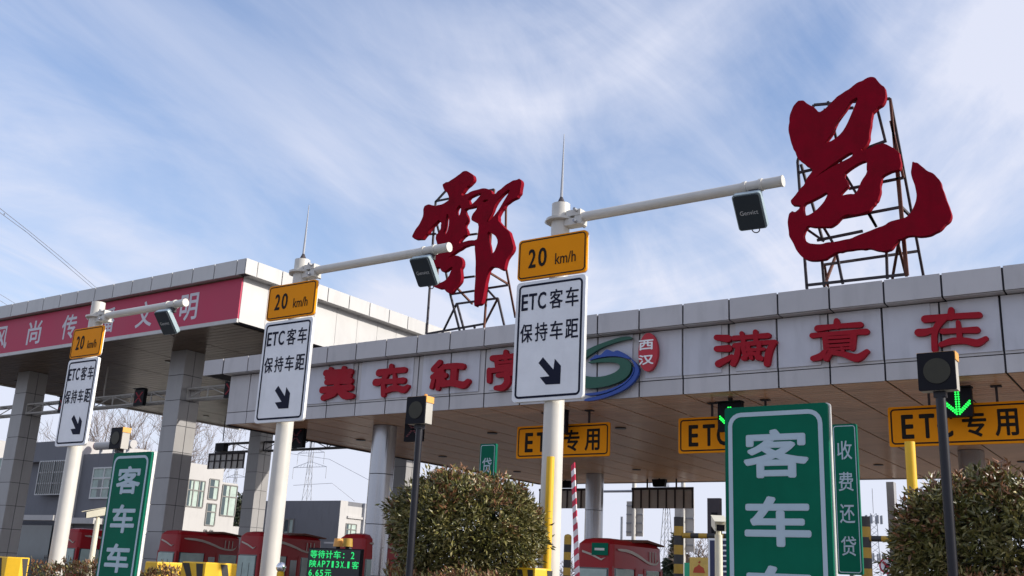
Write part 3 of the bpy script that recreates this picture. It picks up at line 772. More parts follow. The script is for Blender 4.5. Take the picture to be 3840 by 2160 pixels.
# ------------------------------------------------------------------ trusses
def truss(name, label, x0, x1, y, zt, zb, m, cat='truss', dy=.0):
    t = thing(name, label, cat, ((x0 + x1) / 2, y, zb))
    for z in (zt, zb):
        for oy in (0, .36): MB().tube([(x0, y + oy, z), (x1, y + oy, z)], .045, 8).build('chord', m, t, smooth=True)
    n = max(1, round((x1 - x0) / 1.35)); s = (x1 - x0) / n
    for i in range(n + 1):
        x = x0 + i * s
        MB().tube([(x, y, zb), (x, y, zt)], .032, 6).build('strut', m, t)
        MB().tube([(x, y, zt), (x, y + .36, zt)], .025, 6).build('strut', m, t)
        if i < n:
            if i % 2: p0, p1 = (x, y, zt), (x + s, y, zb)
            else: p0, p1 = (x, y, zb), (x + s, y, zt)
            MB().tube([p0, p1], .024, 6).build('diagonal', m, t)
    return t
truss('gantry_truss', 'pale steel truss running through the square columns under the tall canopy', -50, -45.88, YT - .18, 8.37, 7.95, M['truss'])
truss('gantry_truss', 'pale steel truss between the two square columns under the tall canopy', -44.9, -34.56, YT - .18, 8.37, 7.95, M['truss'])
truss('gantry_truss', 'short pale truss right of the near square column', -33.58, -28.6, YT - .18, 8.37, 7.95, M['truss'])
YT2 = 40.4
truss('gantry_truss', 'dark truss left of the partly lit square column', P(808, 1680, Y=YT2).x, -45.88, YT2, 8.62, 8.12, M['truss_shaded'])
truss('gantry_truss', 'dark truss behind the second white pole under the canopy edge', -44.9, P(1290, 1675, Y=YT2).x, YT2, 8.60, 8.10, M['truss_shaded'])
MB().tube([P(846, 1560, Y=40.3), P(836, 1655, Y=40.3)], .03, 6).build('hanging_rod', M['frame_dark'], label='thin dark rod dropping to the end of the dark truss', cat='rod', base=P(836, 1650, Y=40.3))
MB().tube([P(408, 1365, Y=26.6), P(392, 1460, Y=26.6), P(388, 1515, Y=26.6)], .035, 6).build('hanging_rod', M['truss'], label='pale rod holding the truss under the tall canopy', cat='rod', base=P(388, 1515, Y=26.6))

def sign_back(name, label, x0, x1, z0, z1, y, nrib, cross, hang, group, m='panel_back'):
    t = thing(name, label, 'sign', ((x0 + x1) / 2, y, z0), group)
    MB().box(x0, x1, y + .03, y + .06, z0, z1).build('panel', M[m], t)
    for i in range(nrib + 1):
        x = x0 + .04 + (x1 - x0 - .08) * i / nrib
        MB().box(x - .028, x + .028, y - .02, y + .03, z0 + .005, z1 - .005).build('rib', M['frame_dark'], t)
    MB().box(x0 - .01, x1 + .01, y - .03, y + .028, z1 - .09, z1 + .01).build('top_rail', M['frame_dark'], t)
    if cross: MB().box(x0, x1, y - .025, y + .028, (z0 + z1) / 2 - .03, (z0 + z1) / 2 + .03).build('mid_rail', M['frame_dark'], t)
    for hx in hang:
        MB().box(hx - .03, hx + .03, y - .01, y + .04, z1 - .03, ZS).build('hanger', M['frame_dark'], t)
    return t
a = P(784, 1701, Y=40.3); c = P(911, 1755, Y=40.3)
sign_back('gantry_sign', 'grey ribbed sign back hung under the end of the dark truss', a.x, c.x, c.z, a.z, 40.3, 6, True, [], 'sign backs', 'panel_back')
q = P(830, 1682, Y=40.1)
MB().box(q.x - .36, q.x + .3, 40.0, 40.35, 8.12, 8.6).build('camera_housing', M['black'], label='small black box on the end of the dark truss', cat='camera', base=q)
sign_back('gantry_sign', 'brown grey ribbed sign back hanging from the rear edge right of the round column', -21.6, -18.65, 4.93, 5.82, 41.1, 7, False, [-20.85, -19.45], 'sign backs')
sign_back('gantry_sign', 'brown grey ribbed sign back between the middle white pole and round column', -26.5, -23.8, 4.93, 5.82, 41.1, 7, False, [-25.6, -24.5], 'sign backs')
for x_, lab in ((-20.15, 'black signal back hanging above the ribbed sign right of the round column'), (-24.95, 'black signal back hanging above the ribbed sign next to the middle pole')):
    t = thing('exit_lane_signal', lab, 'lane signal', (x_, 40.9, 5.82), 'signal backs')
    MB().prism([(x_ - .33, 6.16), (x_ + .33, 6.16), (x_ + .27, 5.84), (x_ - .27, 5.84)], 40.8, 41.0).build('housing', M['black'], t)
    MB().box(x_ - .03, x_ + .03, 40.85, 40.9, 6.16, ZS).build('hanger', M['frame_dark'], t)

# ------------------------------------------------------------------ hanging ETC signs
YH = 24.05
def etc_sign(x0, x1, label):
    z0, z1 = 4.92, 5.83
    t = thing('hanging_etc_sign', label, 'sign', ((x0 + x1) / 2, YH, z0), 'hanging yellow lane signs')
    o = MB().prism(rrect(x0, x1, z0, z1, .05), YH, YH + .05).build('sign_board', M['sign_yellow'], t)
    r = MB(); ring(r, x0 + .05, x1 - .05, z0 + .05, z1 - .05, .09, .035, YH - .004); r.build('border_line', M['sign_black'], o)
    W_ = x1 - x0
    its = [('E', .095, .185), ('T', .225, .335), ('C', .35, .46), ('专', .525, .69), ('用', .745, .90)]
    zz = []
    for ch, a0, a1 in its:
        pad = .0 if ch in 'ETC' else .03
        zz.append((ch, x0 + a0 * W_, x0 + a1 * W_, z0 + .17 - pad + (.02 if ch not in 'ETC' else 0), z1 - .19 + pad))
    letters([i_ for i_ in zz if i_[0] in 'ETC'], .03, YH - .004, 'letter', M['sign_black'], o)
    letters([i_ for i_ in zz if i_[0] not in 'ETC'], .022, YH - .004, 'character', M['sign_black'], o)
    for hx in (x0 + .30 * W_, x0 + .77 * W_):
        MB().box(hx - .025, hx + .025, YH + .055, YH + .10, z1 - .05, ZS).build('hanger', M['frame_dark'], t)
        MB().box(hx - .11, hx + .11, YH + .0, YH + .16, ZS - .03, ZS - .0).build('ceiling_plate', M['frame_dark'], t)
xa = P(1937.5, 1660, Y=YH).x; xb = P(2286, 1642, Y=YH).x
etc_sign(xa, xb, 'hanging yellow lane sign crossed by the middle white pole')
xc = P(2544, 1629, Y=YH).x; etc_sign(xc, xc + (xb - xa), 'hanging yellow lane sign whose right half is behind the big green sign')
xd = P(3332, 1600, Y=YH).x; etc_sign(xd, xd + (xb - xa), 'hanging yellow lane sign cut by the right edge behind the black post')

# ------------------------------------------------------------------ white poles with lane signs
PY = 12.0
def etc_pole(X, zc_, ztop, zarm, armlen, rod, sxoff, lab, W_=1.166):
    """zc_ = top of the white board"""
    t = thing('lane_sign_pole', lab, 'sign pole', (X, PY, .18), 'white poles with lane signs')
    p = MB().tube([(X, PY, .18), (X, PY, 3.0), (X, PY, ztop)], [.155, .145, .135], 28).build('pole', M['white_paint'], t, smooth=True)
    MB().tube([(X, PY, .18), (X, PY, .24)], .28, 20).build('base_flange', M['white_paint'], t, smooth=True)
    # clamp
    MB().tube([(X, PY, zarm - .018), (X, PY, zarm + .018)], .215, 24).build('clamp_plate', M['white_paint'], t, smooth=True)
    MB().box(X + .12, X + .40, PY - .09, PY + .09, zarm - .12, zarm - .02).build('clamp_block', M['white_paint'], t)
    MB().box(X + .14, X + .38, PY - .08, PY + .08, zarm + .02, zarm + .11).build('clamp_block', M['white_paint'], t)
    for oz in (-.09, .09):
        MB().tube([(X + .32, PY - .16, zarm + oz), (X + .32, PY + .16, zarm + oz)], .022, 8).build('bolt', M['galv'], t)
    MB().tube([(X - .20, PY - .07, zarm), (X - .20, PY + .07, zarm)], .036, 10).build('clamp_hinge', M['white_paint'], t, smooth=True)
    xe = X + .4 + armlen
    arm = MB().tube([(X + .28, PY, zarm), (xe, PY, zarm)], .072, 24).build('arm', M['white_paint'], t, smooth=True)
    MB().tube([(xe - .0, PY, zarm), (xe + .02, PY, zarm)], .078, 24).build('end_cap', M['white_paint'], arm, smooth=True)
    for ox in (.30, .52):
        MB().tube([(xe - ox, PY, zarm), (xe - ox + .045, PY, zarm)], .084, 24).build('band', M['white_paint'], arm, smooth=True)
    # antenna box
    dx = xe - .38
    d = MB()
    br = MB().box(dx - .06, dx + .10, PY - .04, PY + .04, zarm - .16, zarm - .06); br.tube([(dx, PY, zarm - .14), (dx - .02, PY - .02, zarm - .24)], .03, 8)
    br.build('bracket', M['frame_dark'], t)
    w2, h2, th = .19, .25, .05
    rot = Matrix.Rotation(math.radians(4), 4, 'Z') @ Matrix.Rotation(math.radians(40), 4, 'X')
    cen = Vector((dx - .04, PY - .06, zarm - .37))
    def loc(poly, y0, y1):
        mb = MB().prism(poly, y0, y1)
        mb.v = [cen + (rot @ v) for v in mb.v]
        return mb
    box = loc(rrect(-w2, w2, -h2, h2, .04), -.004, th * 1.7).build('antenna_rim', M['device_edge'], t)
    loc(rrect(-w2 + .02, w2 - .02, -h2 + .015, h2 - .015, .03), -.03, -.005).build('antenna_face', M['device'], box)
    mb = MB(); vs, fs = glyph('Genvict', .0)
    mb.add([cen + (rot @ Vector((-.12 + a_ * .24, -.033, -.03 + b_ * .06))) for a_, b_ in vs], fs); mb.build('print', M['device_text'], box)
    lp = MB().tube([cen + (rot @ Vector((.02 + .05 * math.cos(a_), .03, -h2 - .01 + .05 * math.sin(a_)))) for a_ in [PI + PI * k / 8 for k in range(9)]], .008, 5)
    lp.build('cable_loop', M['frame_dark'], box)
    if rod:
        MB().tube([(X, PY, ztop), (X, PY, ztop + .12)], [.07, .02], 10).build('rod_foot', M['frame_dark'], t)
        MB().tube([(X, PY, ztop + .1), (X + .005, PY, ztop + .5), (X + .01, PY, ztop + rod)], [.022, .016, .006], 8).build('lightning_rod', M['galv'], t, smooth=True)
    # boards
    kx = W_ / 1.19; x0 = X + sxoff - W_ / 2; x1 = x0 + W_
    yb = PY - .19
    def board(z0, z1, m, nm):
        o = MB().prism(rrect(x0, x1, z0, z1, .06), yb, yb + .035).build(nm, m, t)
        MB().prism(rrect(x0 - .004, x1 + .004, z0 - .004, z1 + .004, .06), yb + .036, yb + .05).build('board_rim', M['plate_edge'], o)
        for zz in (z0 + (z1 - z0) * .2, z0 + (z1 - z0) * .8):
            MB().box(X - .17, X + .17, yb + .051, PY - .05, zz - .03, zz + .03).build('clamp', M['galv'], o)
        return o
    zb = zc_ - 1.76
    o = board(zb, zc_, M['sign_white'], 'white_board')
    r = MB(); ring(r, x0 + .045, x1 - .045, zb + .045, zc_ - .045, .07, .032, yb - .003); r.build('border_line', M['sign_navy'], o)
    H = zc_ - zb
    za, zb_ = zb + H * .755, zb + H * .90
    letters([('E', x0 + kx * .10, x0 + kx * .215, za, zb_ - .01), ('T', x0 + kx * .225, x0 + kx * .37, za, zb_ - .01), ('C', x0 + kx * .385, x0 + kx * .53, za - .005, zb_ - .005)], .022, yb - .003, 'letter', M['sign_navy'], o)
    letters([('客', x0 + kx * .59, x0 + kx * .815, za - .02, zb_ + .01), ('车', x0 + kx * .86, x0 + kx * 1.08, za - .02, zb_ + .01)], .012, yb - .003, 'character', M['sign_navy'], o)
    za, zb_ = zb + H * .485, zb + H * .64
    letters([(ch, x0 + kx * (.10 + i * .258), x0 + kx * (.10 + i * .258 + .215), za, zb_) for i, ch in enumerate('保持车距')], .012, yb - .003, 'character', M['sign_navy'], o)
    arr = [(1590, 258), (1545, 315), (1665, 445), (1565, 455), (1630, 527), (1780, 520), (1782, 345), (1715, 275), (1705, 380)]
    ax = lambda a_: x0 + .62 + (a_ - 1665) / 235 * .37
    az = lambda b_: zb + H * .235 - (b_ - 392) / 265 * .385
    # undo the photograph's lean so that the printed arrow is upright
    s_ = MB(); sheet(s_, [(ax(a_), az(b_ + (a_ - 1665) * .07)) for a_, b_ in arr], yb - .003); s_.build('arrow', M['sign_navy'], o)
    zy0, zy1 = zc_ + .035, zc_ + .035 + .62
    o = board(zy0, zy1, M['sign_yellow'], 'yellow_board')
    r = MB(); ring(r, x0 + .02, x1 - .02, zy0 + .02, zy1 - .02, .06, .018, yb - .003); r.build('border_line', M['sign_black'], o)
    letters([('2', x0 + kx * .19, x0 + kx * .32, zy0 + .17, zy0 + .46), ('0', x0 + kx * .36, x0 + kx * .51, zy0 + .17, zy0 + .46)], .022, yb - .003, 'digit', M['sign_black'], o)
    letters([('km/h', x0 + kx * .66, x0 + kx * 1.01, zy0 + .17, zy0 + .34)], .004, yb - .003, 'unit', M['sign_black'], o)
    return t
etc_pole(-7.545, 5.785, 6.98, 6.72, 2.95, 1.13, -.012, 'white pole with lane boards between the two giant red roof characters')
etc_pole(-12.88, 5.73, 6.86, 6.62, 2.86, 1.04, .025, 'white pole with lane boards overlapping the corner of the tall canopy')
etc_pole(-18.80, 5.525, 6.76, 6.44, 2.42, 0, .09, 'leftmost white pole with lane boards in front of the slogan banner', 1.02)

# ------------------------------------------------------------------ black signal posts
TYP = 9.2
def signal_post(pts, lab, hood):
    q = [P(*p, Y=TYP) for p in pts]
    x0 = (q[0].x + q[3].x) / 2; x1 = (q[1].x + q[2].x) / 2; z1 = (q[0].z + q[1].z) / 2; z0 = (q[2].z + q[3].z) / 2
    xm = (x0 + x1) / 2
    t = thing('signal_post', lab, 'traffic signal', (xm, TYP, .18), 'black signal posts')
    MB().tube([(xm, TYP + .10, .18), (xm, TYP + .10, z0 + .02)], .042, 14).build('post', M['black_post'], t, smooth=True)
    h = MB().prism(rrect(x0, x1, z0, z1, .012), TYP, TYP + .02).build('face', M['black'], t)
    MB().box(x0 + .004, x1 - .004, TYP + .021, TYP + .15, z0 + .004, z1 - .006).build('housing', M['box_grey'], t)
    MB().box(x0 - .002, x1 + .006, TYP + .012, TYP + .155, z1 - .07, z1 + .004).build('top_cover', M['amber'], t)
    r = (x1 - x0) * .36
    zc_ = (z0 + z1) / 2
    MB().tube([(xm + .005, TYP + .0, zc_), (xm + .005, TYP - .008, zc_)], r, 32).build('lens', M['lens'], h, smooth=True)
    if hood: MB().tube([(xm + .06, TYP + .1, z1), (xm + .06, TYP + .1, z1 + .04)], .02, 8).build('finial', M['amber'], t)
    MB().box(xm - .05, xm + .05, TYP + .06, TYP + .14, z0 - .05, z0 + .0).build('collar', M['black_post'], t)
    return t
signal_post(((415.6, 1604), (456.6, 1602), (449, 1684), (410, 1680.5)), 'small black signal post above the left green sign', False)
signal_post(((1526, 1488.5), (1596.7, 1485), (1589, 1587), (1520, 1589)), 'black signal post in front of the round clipped shrub in the middle', True)
signal_post(((3435, 1326), (3577, 1315), (3588, 1458), (3446.5, 1466)), 'large black signal post in front of the right shrub', False)

# ------------------------------------------------------------------ green signs
GY = 9.05
def green_sign(x0, x1, ztop, lab, y, posts):
    z0 = ztop - 3.0 * (x1 - x0)
    t = thing('green_lane_sign', lab, 'sign', ((x0 + x1) / 2, y, .18), 'tall green lane signs')
    W_ = x1 - x0
    o = MB().prism(rrect(x0, x1, z0, ztop, .03), y, y + .035).build('sign_board', M['sign_green'], t)
    MB().prism(rrect(x0 + .0, x1 + .012, z0, ztop + .004, .03), y + .036, y + .075).build('board_rim', M['plate_edge'], o)
    r = MB(); ring(r, x0 + W_ * .035, x1 - W_ * .05, z0 + .05, ztop - W_ * .055, W_ * .13, W_ * .042, y - .003); r.build('border_line', M['sign_pale'], o)
    ch_h = W_ * .455; step = W_ * .62
    its = []
    for i, ch in enumerate('客车车道'):
        zt = ztop - W_ * .225 - i * step
        its.append((ch, x0 + W_ * .185, x0 + W_ * .815, zt - ch_h, zt))
    letters(its, .033, y - .003, 'character', M['sign_pale'], o)
    for px_ in posts:
        MB().tube([(px_, y + .12, .18), (px_, y + .12, ztop - .1)], .04, 12).build('post', M['galv'], t, smooth=True)
    return t
qa = P(2717, 1527, Y=GY); qb = P(3101.7, 1512, Y=GY)
green_sign(qa.x, qb.x, (qa.z + qb.z) / 2, 'large green lane sign in the foreground right of the middle', GY, (qa.x + .25, qb.x - .25))
qa = P(430.5, 1698, Y=GY); qb = P(566.5, 1694.5, Y=GY)
green_sign(qa.x - .01, qb.x + .02, (qa.z + qb.z) / 2, 'smaller looking green lane sign at lower left beside a square column', GY, (qa.x + .25, qb.x - .2))
def slim_sign(x0, x1, ztop, zbot, y, text, lab, face_m='sign_green', yaw=0):
    t = thing('slim_green_sign', lab, 'sign', ((x0 + x1) / 2, y, .18), 'narrow green notice signs')
    o = MB().prism(rrect(x0, x1, zbot, ztop, .02), y, y + .05).build('sign_board', M[face_m], t)
    W_ = x1 - x0
    r = MB(); ring(r, x0 + W_ * .05, x1 - W_ * .05, zbot + .02, ztop - .02, W_ * .12, W_ * .035, y - .003); r.build('border_line', M['sign_pale'], o)
    hh = (ztop - zbot)
    its = []
    for i, ch in enumerate(text):
        zt = ztop - hh * (.115 + i * .2125)
        its.append((ch, x0 + W_ * .19, x0 + W_ * .79, zt - hh * .128, zt))
    letters(its, .008, y - .003, 'character', M['sign_pale'], o)
    MB().tube([((x0 + x1) / 2, y + .09, .18), ((x0 + x1) / 2, y + .09, ztop - .1)], .035, 10).build('post', M['galv'], t, smooth=True)
NY = 12.6
a = P(3118.5, 1592, Y=NY); c = P(3210, 1588, Y=NY); d = P(3188, 2155, Y=NY)
slim_sign(a.x, c.x, a.z, d.z, NY, '收费还贷', 'narrow green notice sign right beside the large green lane sign')
a = P(1801.6, 1665, Y=NY); c = P(1856, 1666, Y=NY)
slim_sign(a.x, c.x + .02, a.z, a.z - 1.85, NY, '贷款修路', 'narrow green notice sign top poking above the round clipped shrub')

# ------------------------------------------------------------------ yellow bollard pipes
for px_, lab, top in ((2065, 'yellow pipe standing against the middle white pole', 1713), (3411, 'yellow pipe rising behind the right shrub', 1657)):
    q = P(px_, top, Y=11.72)
    MB().tube([(q.x, 11.72, .18), (q.x, 11.72, q.z)], .055, 18).build('yellow_pipe', M['hazard_y'], smooth=True, label=lab, cat='pipe', group='yellow pipes', base=(q.x, 11.72, .18))

# ------------------------------------------------------------------ toll booths
def booth(X1, Y0, lab, wd=1.12, ln=2.9, hgt=2.62):
    """X1 = right (sunlit) face, Y0 = front"""
    zb = .18; zt = zb + hgt
    t = thing('toll_booth', lab, 'booth', (X1 - wd / 2, Y0 + ln / 2, zb), 'red toll booths')
    x0 = X1 - wd
    def shell(z0, z1, inset=0, rc=.14):
        return rrect(x0 + inset, X1 - inset, Y0 + inset, Y0 + ln - inset, rc, 6)
    def ringwall(z0, z1, i0=0., i1=0., m='booth', nm='wall'):
        a_ = shell(0, 0, i0); b_ = shell(0, 0, i1); n = len(a_)
        mb = MB(); mb.add([(x, y, z0) for x, y in a_] + [(x, y, z1) for x, y in b_], [(i, (i + 1) % n, n + (i + 1) % n, n + i) for i in range(n)] + [tuple(range(n, 2 * n))])
        return mb.build(nm, M[m], t, smooth=True)
    ringwall(zb, zb + .95, m='booth', nm='lower_body')
    ringwall(zb + .95, zb + 1.0, -.01, -.01, 'booth_grey', 'sill')
    ringwall(zb + 1.0, zb + 1.86, .03, .03, 'glass', 'glazing')
    hd = ringwall(zb + 1.86, zt - .16, 0, .03, 'booth', 'header')
    ringwall(zt - .16, zt - .04, .03, .14, 'booth', 'roof_curve')
    ringwall(zt - .04, zt, .14, .30, 'booth', 'roof_top')
    # pillars
    for (px_, py_) in ((x0 + .03, Y0 + .06), (X1 - .07, Y0 + .0), (X1 - .045, Y0 + 1.25), (X1 - .045, Y0 + 1.75), (X1 - .06, Y0 + ln - .12), (x0 + .02, Y0 + ln - .12)):
        MB().box(px_ - .05, px_ + .055, py_ + .0, py_ + .12, zb + .96, zb + 1.9).build('pillar', M['booth'], t)
    MB().box(X1 - .032, X1 - .012, Y0 + .2, Y0 + 1.2, zb + 1.02, zb + 1.84).build('side_window', M['curtain'], t)
    MB().box(X1 - .032, X1 - .012, Y0 + 1.95, Y0 + ln - .2, zb + 1.02, zb + 1.84).build('side_window', M['curtain'], t)
    MB().box(X1 - .05, X1 - .004, Y0 + 1.33, Y0 + 1.78, zb + .2, zb + 1.86).build('door', M['booth'], t)
    MB().box(X1 - .003, X1 + .006, Y0 + 1.40, Y0 + 1.70, zb + 1.2, zb + 1.75).build('door_window', M['glass'], t)
    MB().box(x0 + .12, X1 - .18, Y0 - .012, Y0 + .02, zb + 1.05, zb + 1.82).build('front_window', M['curtain'], t)
    for k_ in range(2):
        MB().box(x0 + .35 + k_ * .32, x0 + .37 + k_ * .32, Y0 - .016, Y0 + .0, zb + 1.05, zb + 1.6).build('mullion', M['frame_dark'], t)
    # swoosh and three bars on the side header
    zz = zb + 2.14
    sw = [(.25, .16), (.9, .14), (1.5, .02), (2.0, -.12), (2.45, -.14), (2.62, -.06), (2.66, .06), (2.62, -.02), (2.44, -.09), (2.0, -.06), (1.5, .10), (.9, .22), (.25, .22)]
    MB().prismx(chaikin([(Y0 + a_, zz + b_) for a_, b_ in sw], 1), X1 - .0, X1 + .012).build('stripe', M['booth_trim'], hd)
    for k_ in range(3):
        MB().box(X1 + .0, X1 + .012, Y0 + 2.1 + k_ * .17, Y0 + 2.13 + k_ * .17, zz - .06, zz + .22).build('emblem_bar', M['booth_trim'], hd)
    fr = [(.12, .10), (.45, .02), (.8, -.1), (.95, -.02), (.8, -.06), (.45, .07), (.12, .15)]
    MB().prism([(x0 + .1 + a_ * .85, zz + b_) for a_, b_ in fr], Y0 - .012, Y0 + .01).build('stripe', M['booth_trim'], hd)
    # roof plate at the rear
    MB().prismx([(Y0 + 1.3, zt - .03), (Y0 + 2.0, zt + .05), (Y0 + ln + .15, zt - .05), (Y0 + ln + .15, zt - .09), (Y0 + 2.0, zt - .02), (Y0 + 1.3, zt - .06)], x0 + .1, X1 - .02).build('roof_plate', M['rust'], t)
    return t
bR = booth(-13.14, 24.0, 'red toll booth with a small green plate seen beside the striped barrier arm')
for X1, lab in ((-21.75, 'red toll booth seen through the left edge of the clipped shrub'), (-26.3, 'red toll booth between the second white pole and the green display'), (-30.5, 'red toll booth left of the second white pole behind the yellow blocks'), (-36.4, 'red toll booth sliver right of the left green sign')):
    copy_tree(bR, (X1 + 13.14, 0, 0), lab)
npl = MB().box(-13.14 - .62, -13.14 - .14, 23.975, 23.995, 2.35, 2.66).build('number_plate', M['sign_green'], bR)
MB().box(-13.14 - .53, -13.14 - .24, 23.968, 23.973, 2.47, 2.53).build('faint_print', M['panel_back'], npl)

# ------------------------------------------------------------------ display, barrier arm, posts
LY = 10.4
a = P(1158.8, 2052, Y=LY); c = P(1369, 2061.6, Y=LY)
dsp = thing('fee_display', 'dark fee display showing green text in front of the booths', 'display', ((a.x + c.x) / 2, LY, .18))
zt = (a.z + c.z) / 2
o = MB().box(a.x, c.x - .06, LY, LY + .05, zt - .62, zt).build('housing', M['black'], dsp)
MB().box(a.x + .012, c.x - .072, LY - .006, LY - .001, zt - .6, zt - .015).build('screen', M['screen'], dsp)
MB().box((a.x + c.x) / 2 - .06, (a.x + c.x) / 2 + .06, LY + .0, LY + .05, .18, zt - .62).build('stand', M['black'], dsp)
W_ = c.x - a.x
letters([(ch, a.x + .05 + k * .145, a.x + .18 + k * .145, zt - .135, zt - .03) for k, ch in enumerate('等待计车')] + [('.', a.x + .66, a.x + .68, zt - .125, zt - .107), ('.', a.x + .66, a.x + .68, zt - .078, zt - .06), ('2', a.x + .80, a.x + .86, zt - .13, zt - .04)], .012, LY - .009, 'display_character', M['led'], dsp)
letters([(ch, a.x + .05 + k * .086, a.x + .05 + k * .086 + (.13 if k == 0 else .062), zt - .255, zt - .16) for k, ch in enumerate('陕')] + [(ch, a.x + .20 + k * .085, a.x + .26 + k * .085, zt - .25, zt - .165) for k, ch in enumerate('AP7') ] + [('1', a.x + .465, a.x + .50, zt - .25, zt - .165)] + [(ch, a.x + .54 + k * .085, a.x + .60 + k * .085, zt - .25, zt - .165) for k, ch in enumerate('3X')] + [('.', a.x + .705, a.x + .72, zt - .25, zt - .235), ('1', a.x + .75, a.x + .785, zt - .25, zt - .165), ('客', a.x + .83, a.x + .95, zt - .255, zt - .16)], .012, LY - .009, 'display_character', M['led'], dsp)
letters([('6', a.x + .05, a.x + .11, zt - .37, zt - .285), ('.', a.x + .135, a.x + .15, zt - .37, zt - .355), ('6', a.x + .18, a.x + .24, zt - .37, zt - .285), ('5', a.x + .26, a.x + .32, zt - .37, zt - .285), ('元', a.x + .35, a.x + .47, zt - .375, zt - .28)], .012, LY - .009, 'display_character', M['led'], dsp)
for px_, lab in ((1268, 'amber beacon on top of the fee display'), (1303, 'dark amber beacon on top of the fee display')):
    q = P(px_, 2050, Y=LY + .3)
    t = thing('beacon', lab, 'beacon', (q.x, LY + .3, q.z - .05), 'beacons')
    MB().tube([(q.x, LY + .3, .18), (q.x, LY + .3, q.z)], .03, 8).build('stalk', M['black'], t)
    MB().tube([(q.x, LY + .3, q.z), (q.x, LY + .3, q.z + .11)], [.07, .06], 12).build('lamp', M['amber'] if px_ == 1268 else M['hazard_dirty'], t, smooth=True)
# chrome ball
q = P(1054, 2128, Y=10.2)
t = thing('mirror_ball_post', 'small chrome ball on a short post beside the second white pole', 'bollard', (q.x, 10.2, .18))
mb = MB(); mb.tube([(q.x, 10.2, q.z - .07 + .14 * math.sin(-PI / 2 + PI * k / 10) * .5 + .07) for k in range(11)], [max(.002, .07 * math.cos(-PI / 2 + PI * k / 10)) for k in range(11)], 16)
mb.build('ball', M['chrome'], t, smooth=True)
MB().tube([(q.x, 10.2, .18), (q.x, 10.2, q.z - .06)], .05, 10).build('post', M['hazard_y'], t)
# raised striped barrier arm
BY = 19.0
a = P(2167, 1744, Y=BY); c = P(2190, 2160, Y=BY)
bar = thing('barrier_arm', 'raised red and white striped barrier arm in front of the round column', 'barrier', (c.x, BY, .18))
MB().box(c.x - .16, c.x + .2, BY - .15, BY + .15, .18, 1.25).build('cabinet', M['hazard_y'], bar)
p0 = Vector((c.x + .01, BY - .2, 1.05)); p1 = Vector((a.x, BY - .2, a.z))
nseg = 24
for k in range(nseg):
    # slanted bands: each a short sheared box
    u0, u1 = k / nseg, (k + 1) / nseg
    m0 = p0.lerp(p1, u0); m1 = p0.lerp(p1, u1)
    hw = .052 - .014 * u0; sh = .07
    mb = MB(); mb.prism([(m0.x - hw, m0.z - sh / 2), (m0.x + hw, m0.z + sh / 2), (m1.x + hw, m1.z + sh / 2), (m1.x - hw, m1.z - sh / 2)][::-1], BY - .22 - (k % 2) * .0, BY - .18)
    mb.build('arm_band', M['stripe_r'] if k % 2 else M['stripe_w'], bar)
# hazard posts and beam
def hazard_post(x, y, z0, z1, hw, band, name, lab, mY, parent=None, round_top=False, first=0):
    t = parent or thing(name, lab, 'post', (x, y, z0), 'black and yellow posts')
    z = z1; k = first
    while z > z0 + .01:
        zz = max(z0, z - band)
        MB().tube([(x, y, zz), (x, y, z)], hw, 16).build('band', M['hazard_k'] if k % 2 == 0 else mY, t, smooth=True)
        z = zz; k += 1
    return t
YPT = 20.0
qb_ = P(2545, 1939, Y=YPT); qc = P(3241, 1937, Y=YPT); zbm = (P(2600, 2009, Y=YPT).z)
fr = thing('height_gate', 'black and yellow banded gate frame behind the large green sign', 'gate', ((qb_.x + qc.x) / 2, YPT, .18))
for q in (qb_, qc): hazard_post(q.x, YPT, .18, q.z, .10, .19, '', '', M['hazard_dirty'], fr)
n = 28; xs0 = qb_.x + .1; xs1 = qc.x + 1.4
for k in range(n):
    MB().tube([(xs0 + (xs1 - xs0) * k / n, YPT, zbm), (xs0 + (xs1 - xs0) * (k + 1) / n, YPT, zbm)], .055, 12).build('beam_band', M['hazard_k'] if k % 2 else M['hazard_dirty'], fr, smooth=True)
q = P(2130, 2003, Y=20.5)
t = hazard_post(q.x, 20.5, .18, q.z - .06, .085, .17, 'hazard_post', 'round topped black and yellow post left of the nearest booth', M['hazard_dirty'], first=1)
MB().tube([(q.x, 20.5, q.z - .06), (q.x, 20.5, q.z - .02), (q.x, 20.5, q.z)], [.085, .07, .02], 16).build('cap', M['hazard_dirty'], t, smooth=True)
# dark upright signal board and notice boards
a = P(2652, 1868, Y=22); c = P(2700, 2000, Y=22)
t = thing('upright_signal', 'tall dark upright signal board left of the large green sign', 'signal', ((a.x + c.x) / 2, 22, .18))
MB().box(a.x, c.x, 22, 22.12, c.z - .2, a.z).build('board', M['frame_dark'], t)
MB().box(a.x + .1, c.x - .06, 21.985, 21.998, c.z - .1, a.z - .32).build('display_window', M['black'], t)
MB().tube([((a.x + c.x) / 2, 22.06, .18), ((a.x + c.x) / 2, 22.06, c.z)], .05, 10).build('post', M['frame_dark'], t)
q0 = P(2655, 2018, Y=18.5)
t = thing('notice_board', 'white framed navy notice board behind the cream camera', 'notice board', (q0.x + .35, 18.5, .18))
MB().box(q0.x, q0.x + .8, 18.5, 18.55, .9, q0.z).build('frame', M['sign_white'], t)
MB().box(q0.x + .04, q0.x + .76, 18.49, 18.499, 1.0, q0.z - .04).build('panel', M['navy'], t)
mb = MB()
for k in range(9): mb.box(q0.x + .30, q0.x + .70 - .1 * (k % 3), 18.484, 18.489, q0.z - .14 - .095 * k, q0.z - .11 - .095 * k)
mb.build('printed_lines', M['sign_white'], t)
MB().box(q0.x + .3, q0.x + .4, 18.51, 18.54, .18, .9).build('leg', M['galv'], t)
a = P(2586, 2089, Y=19.5); c = P(2657, 2152, Y=19.5)
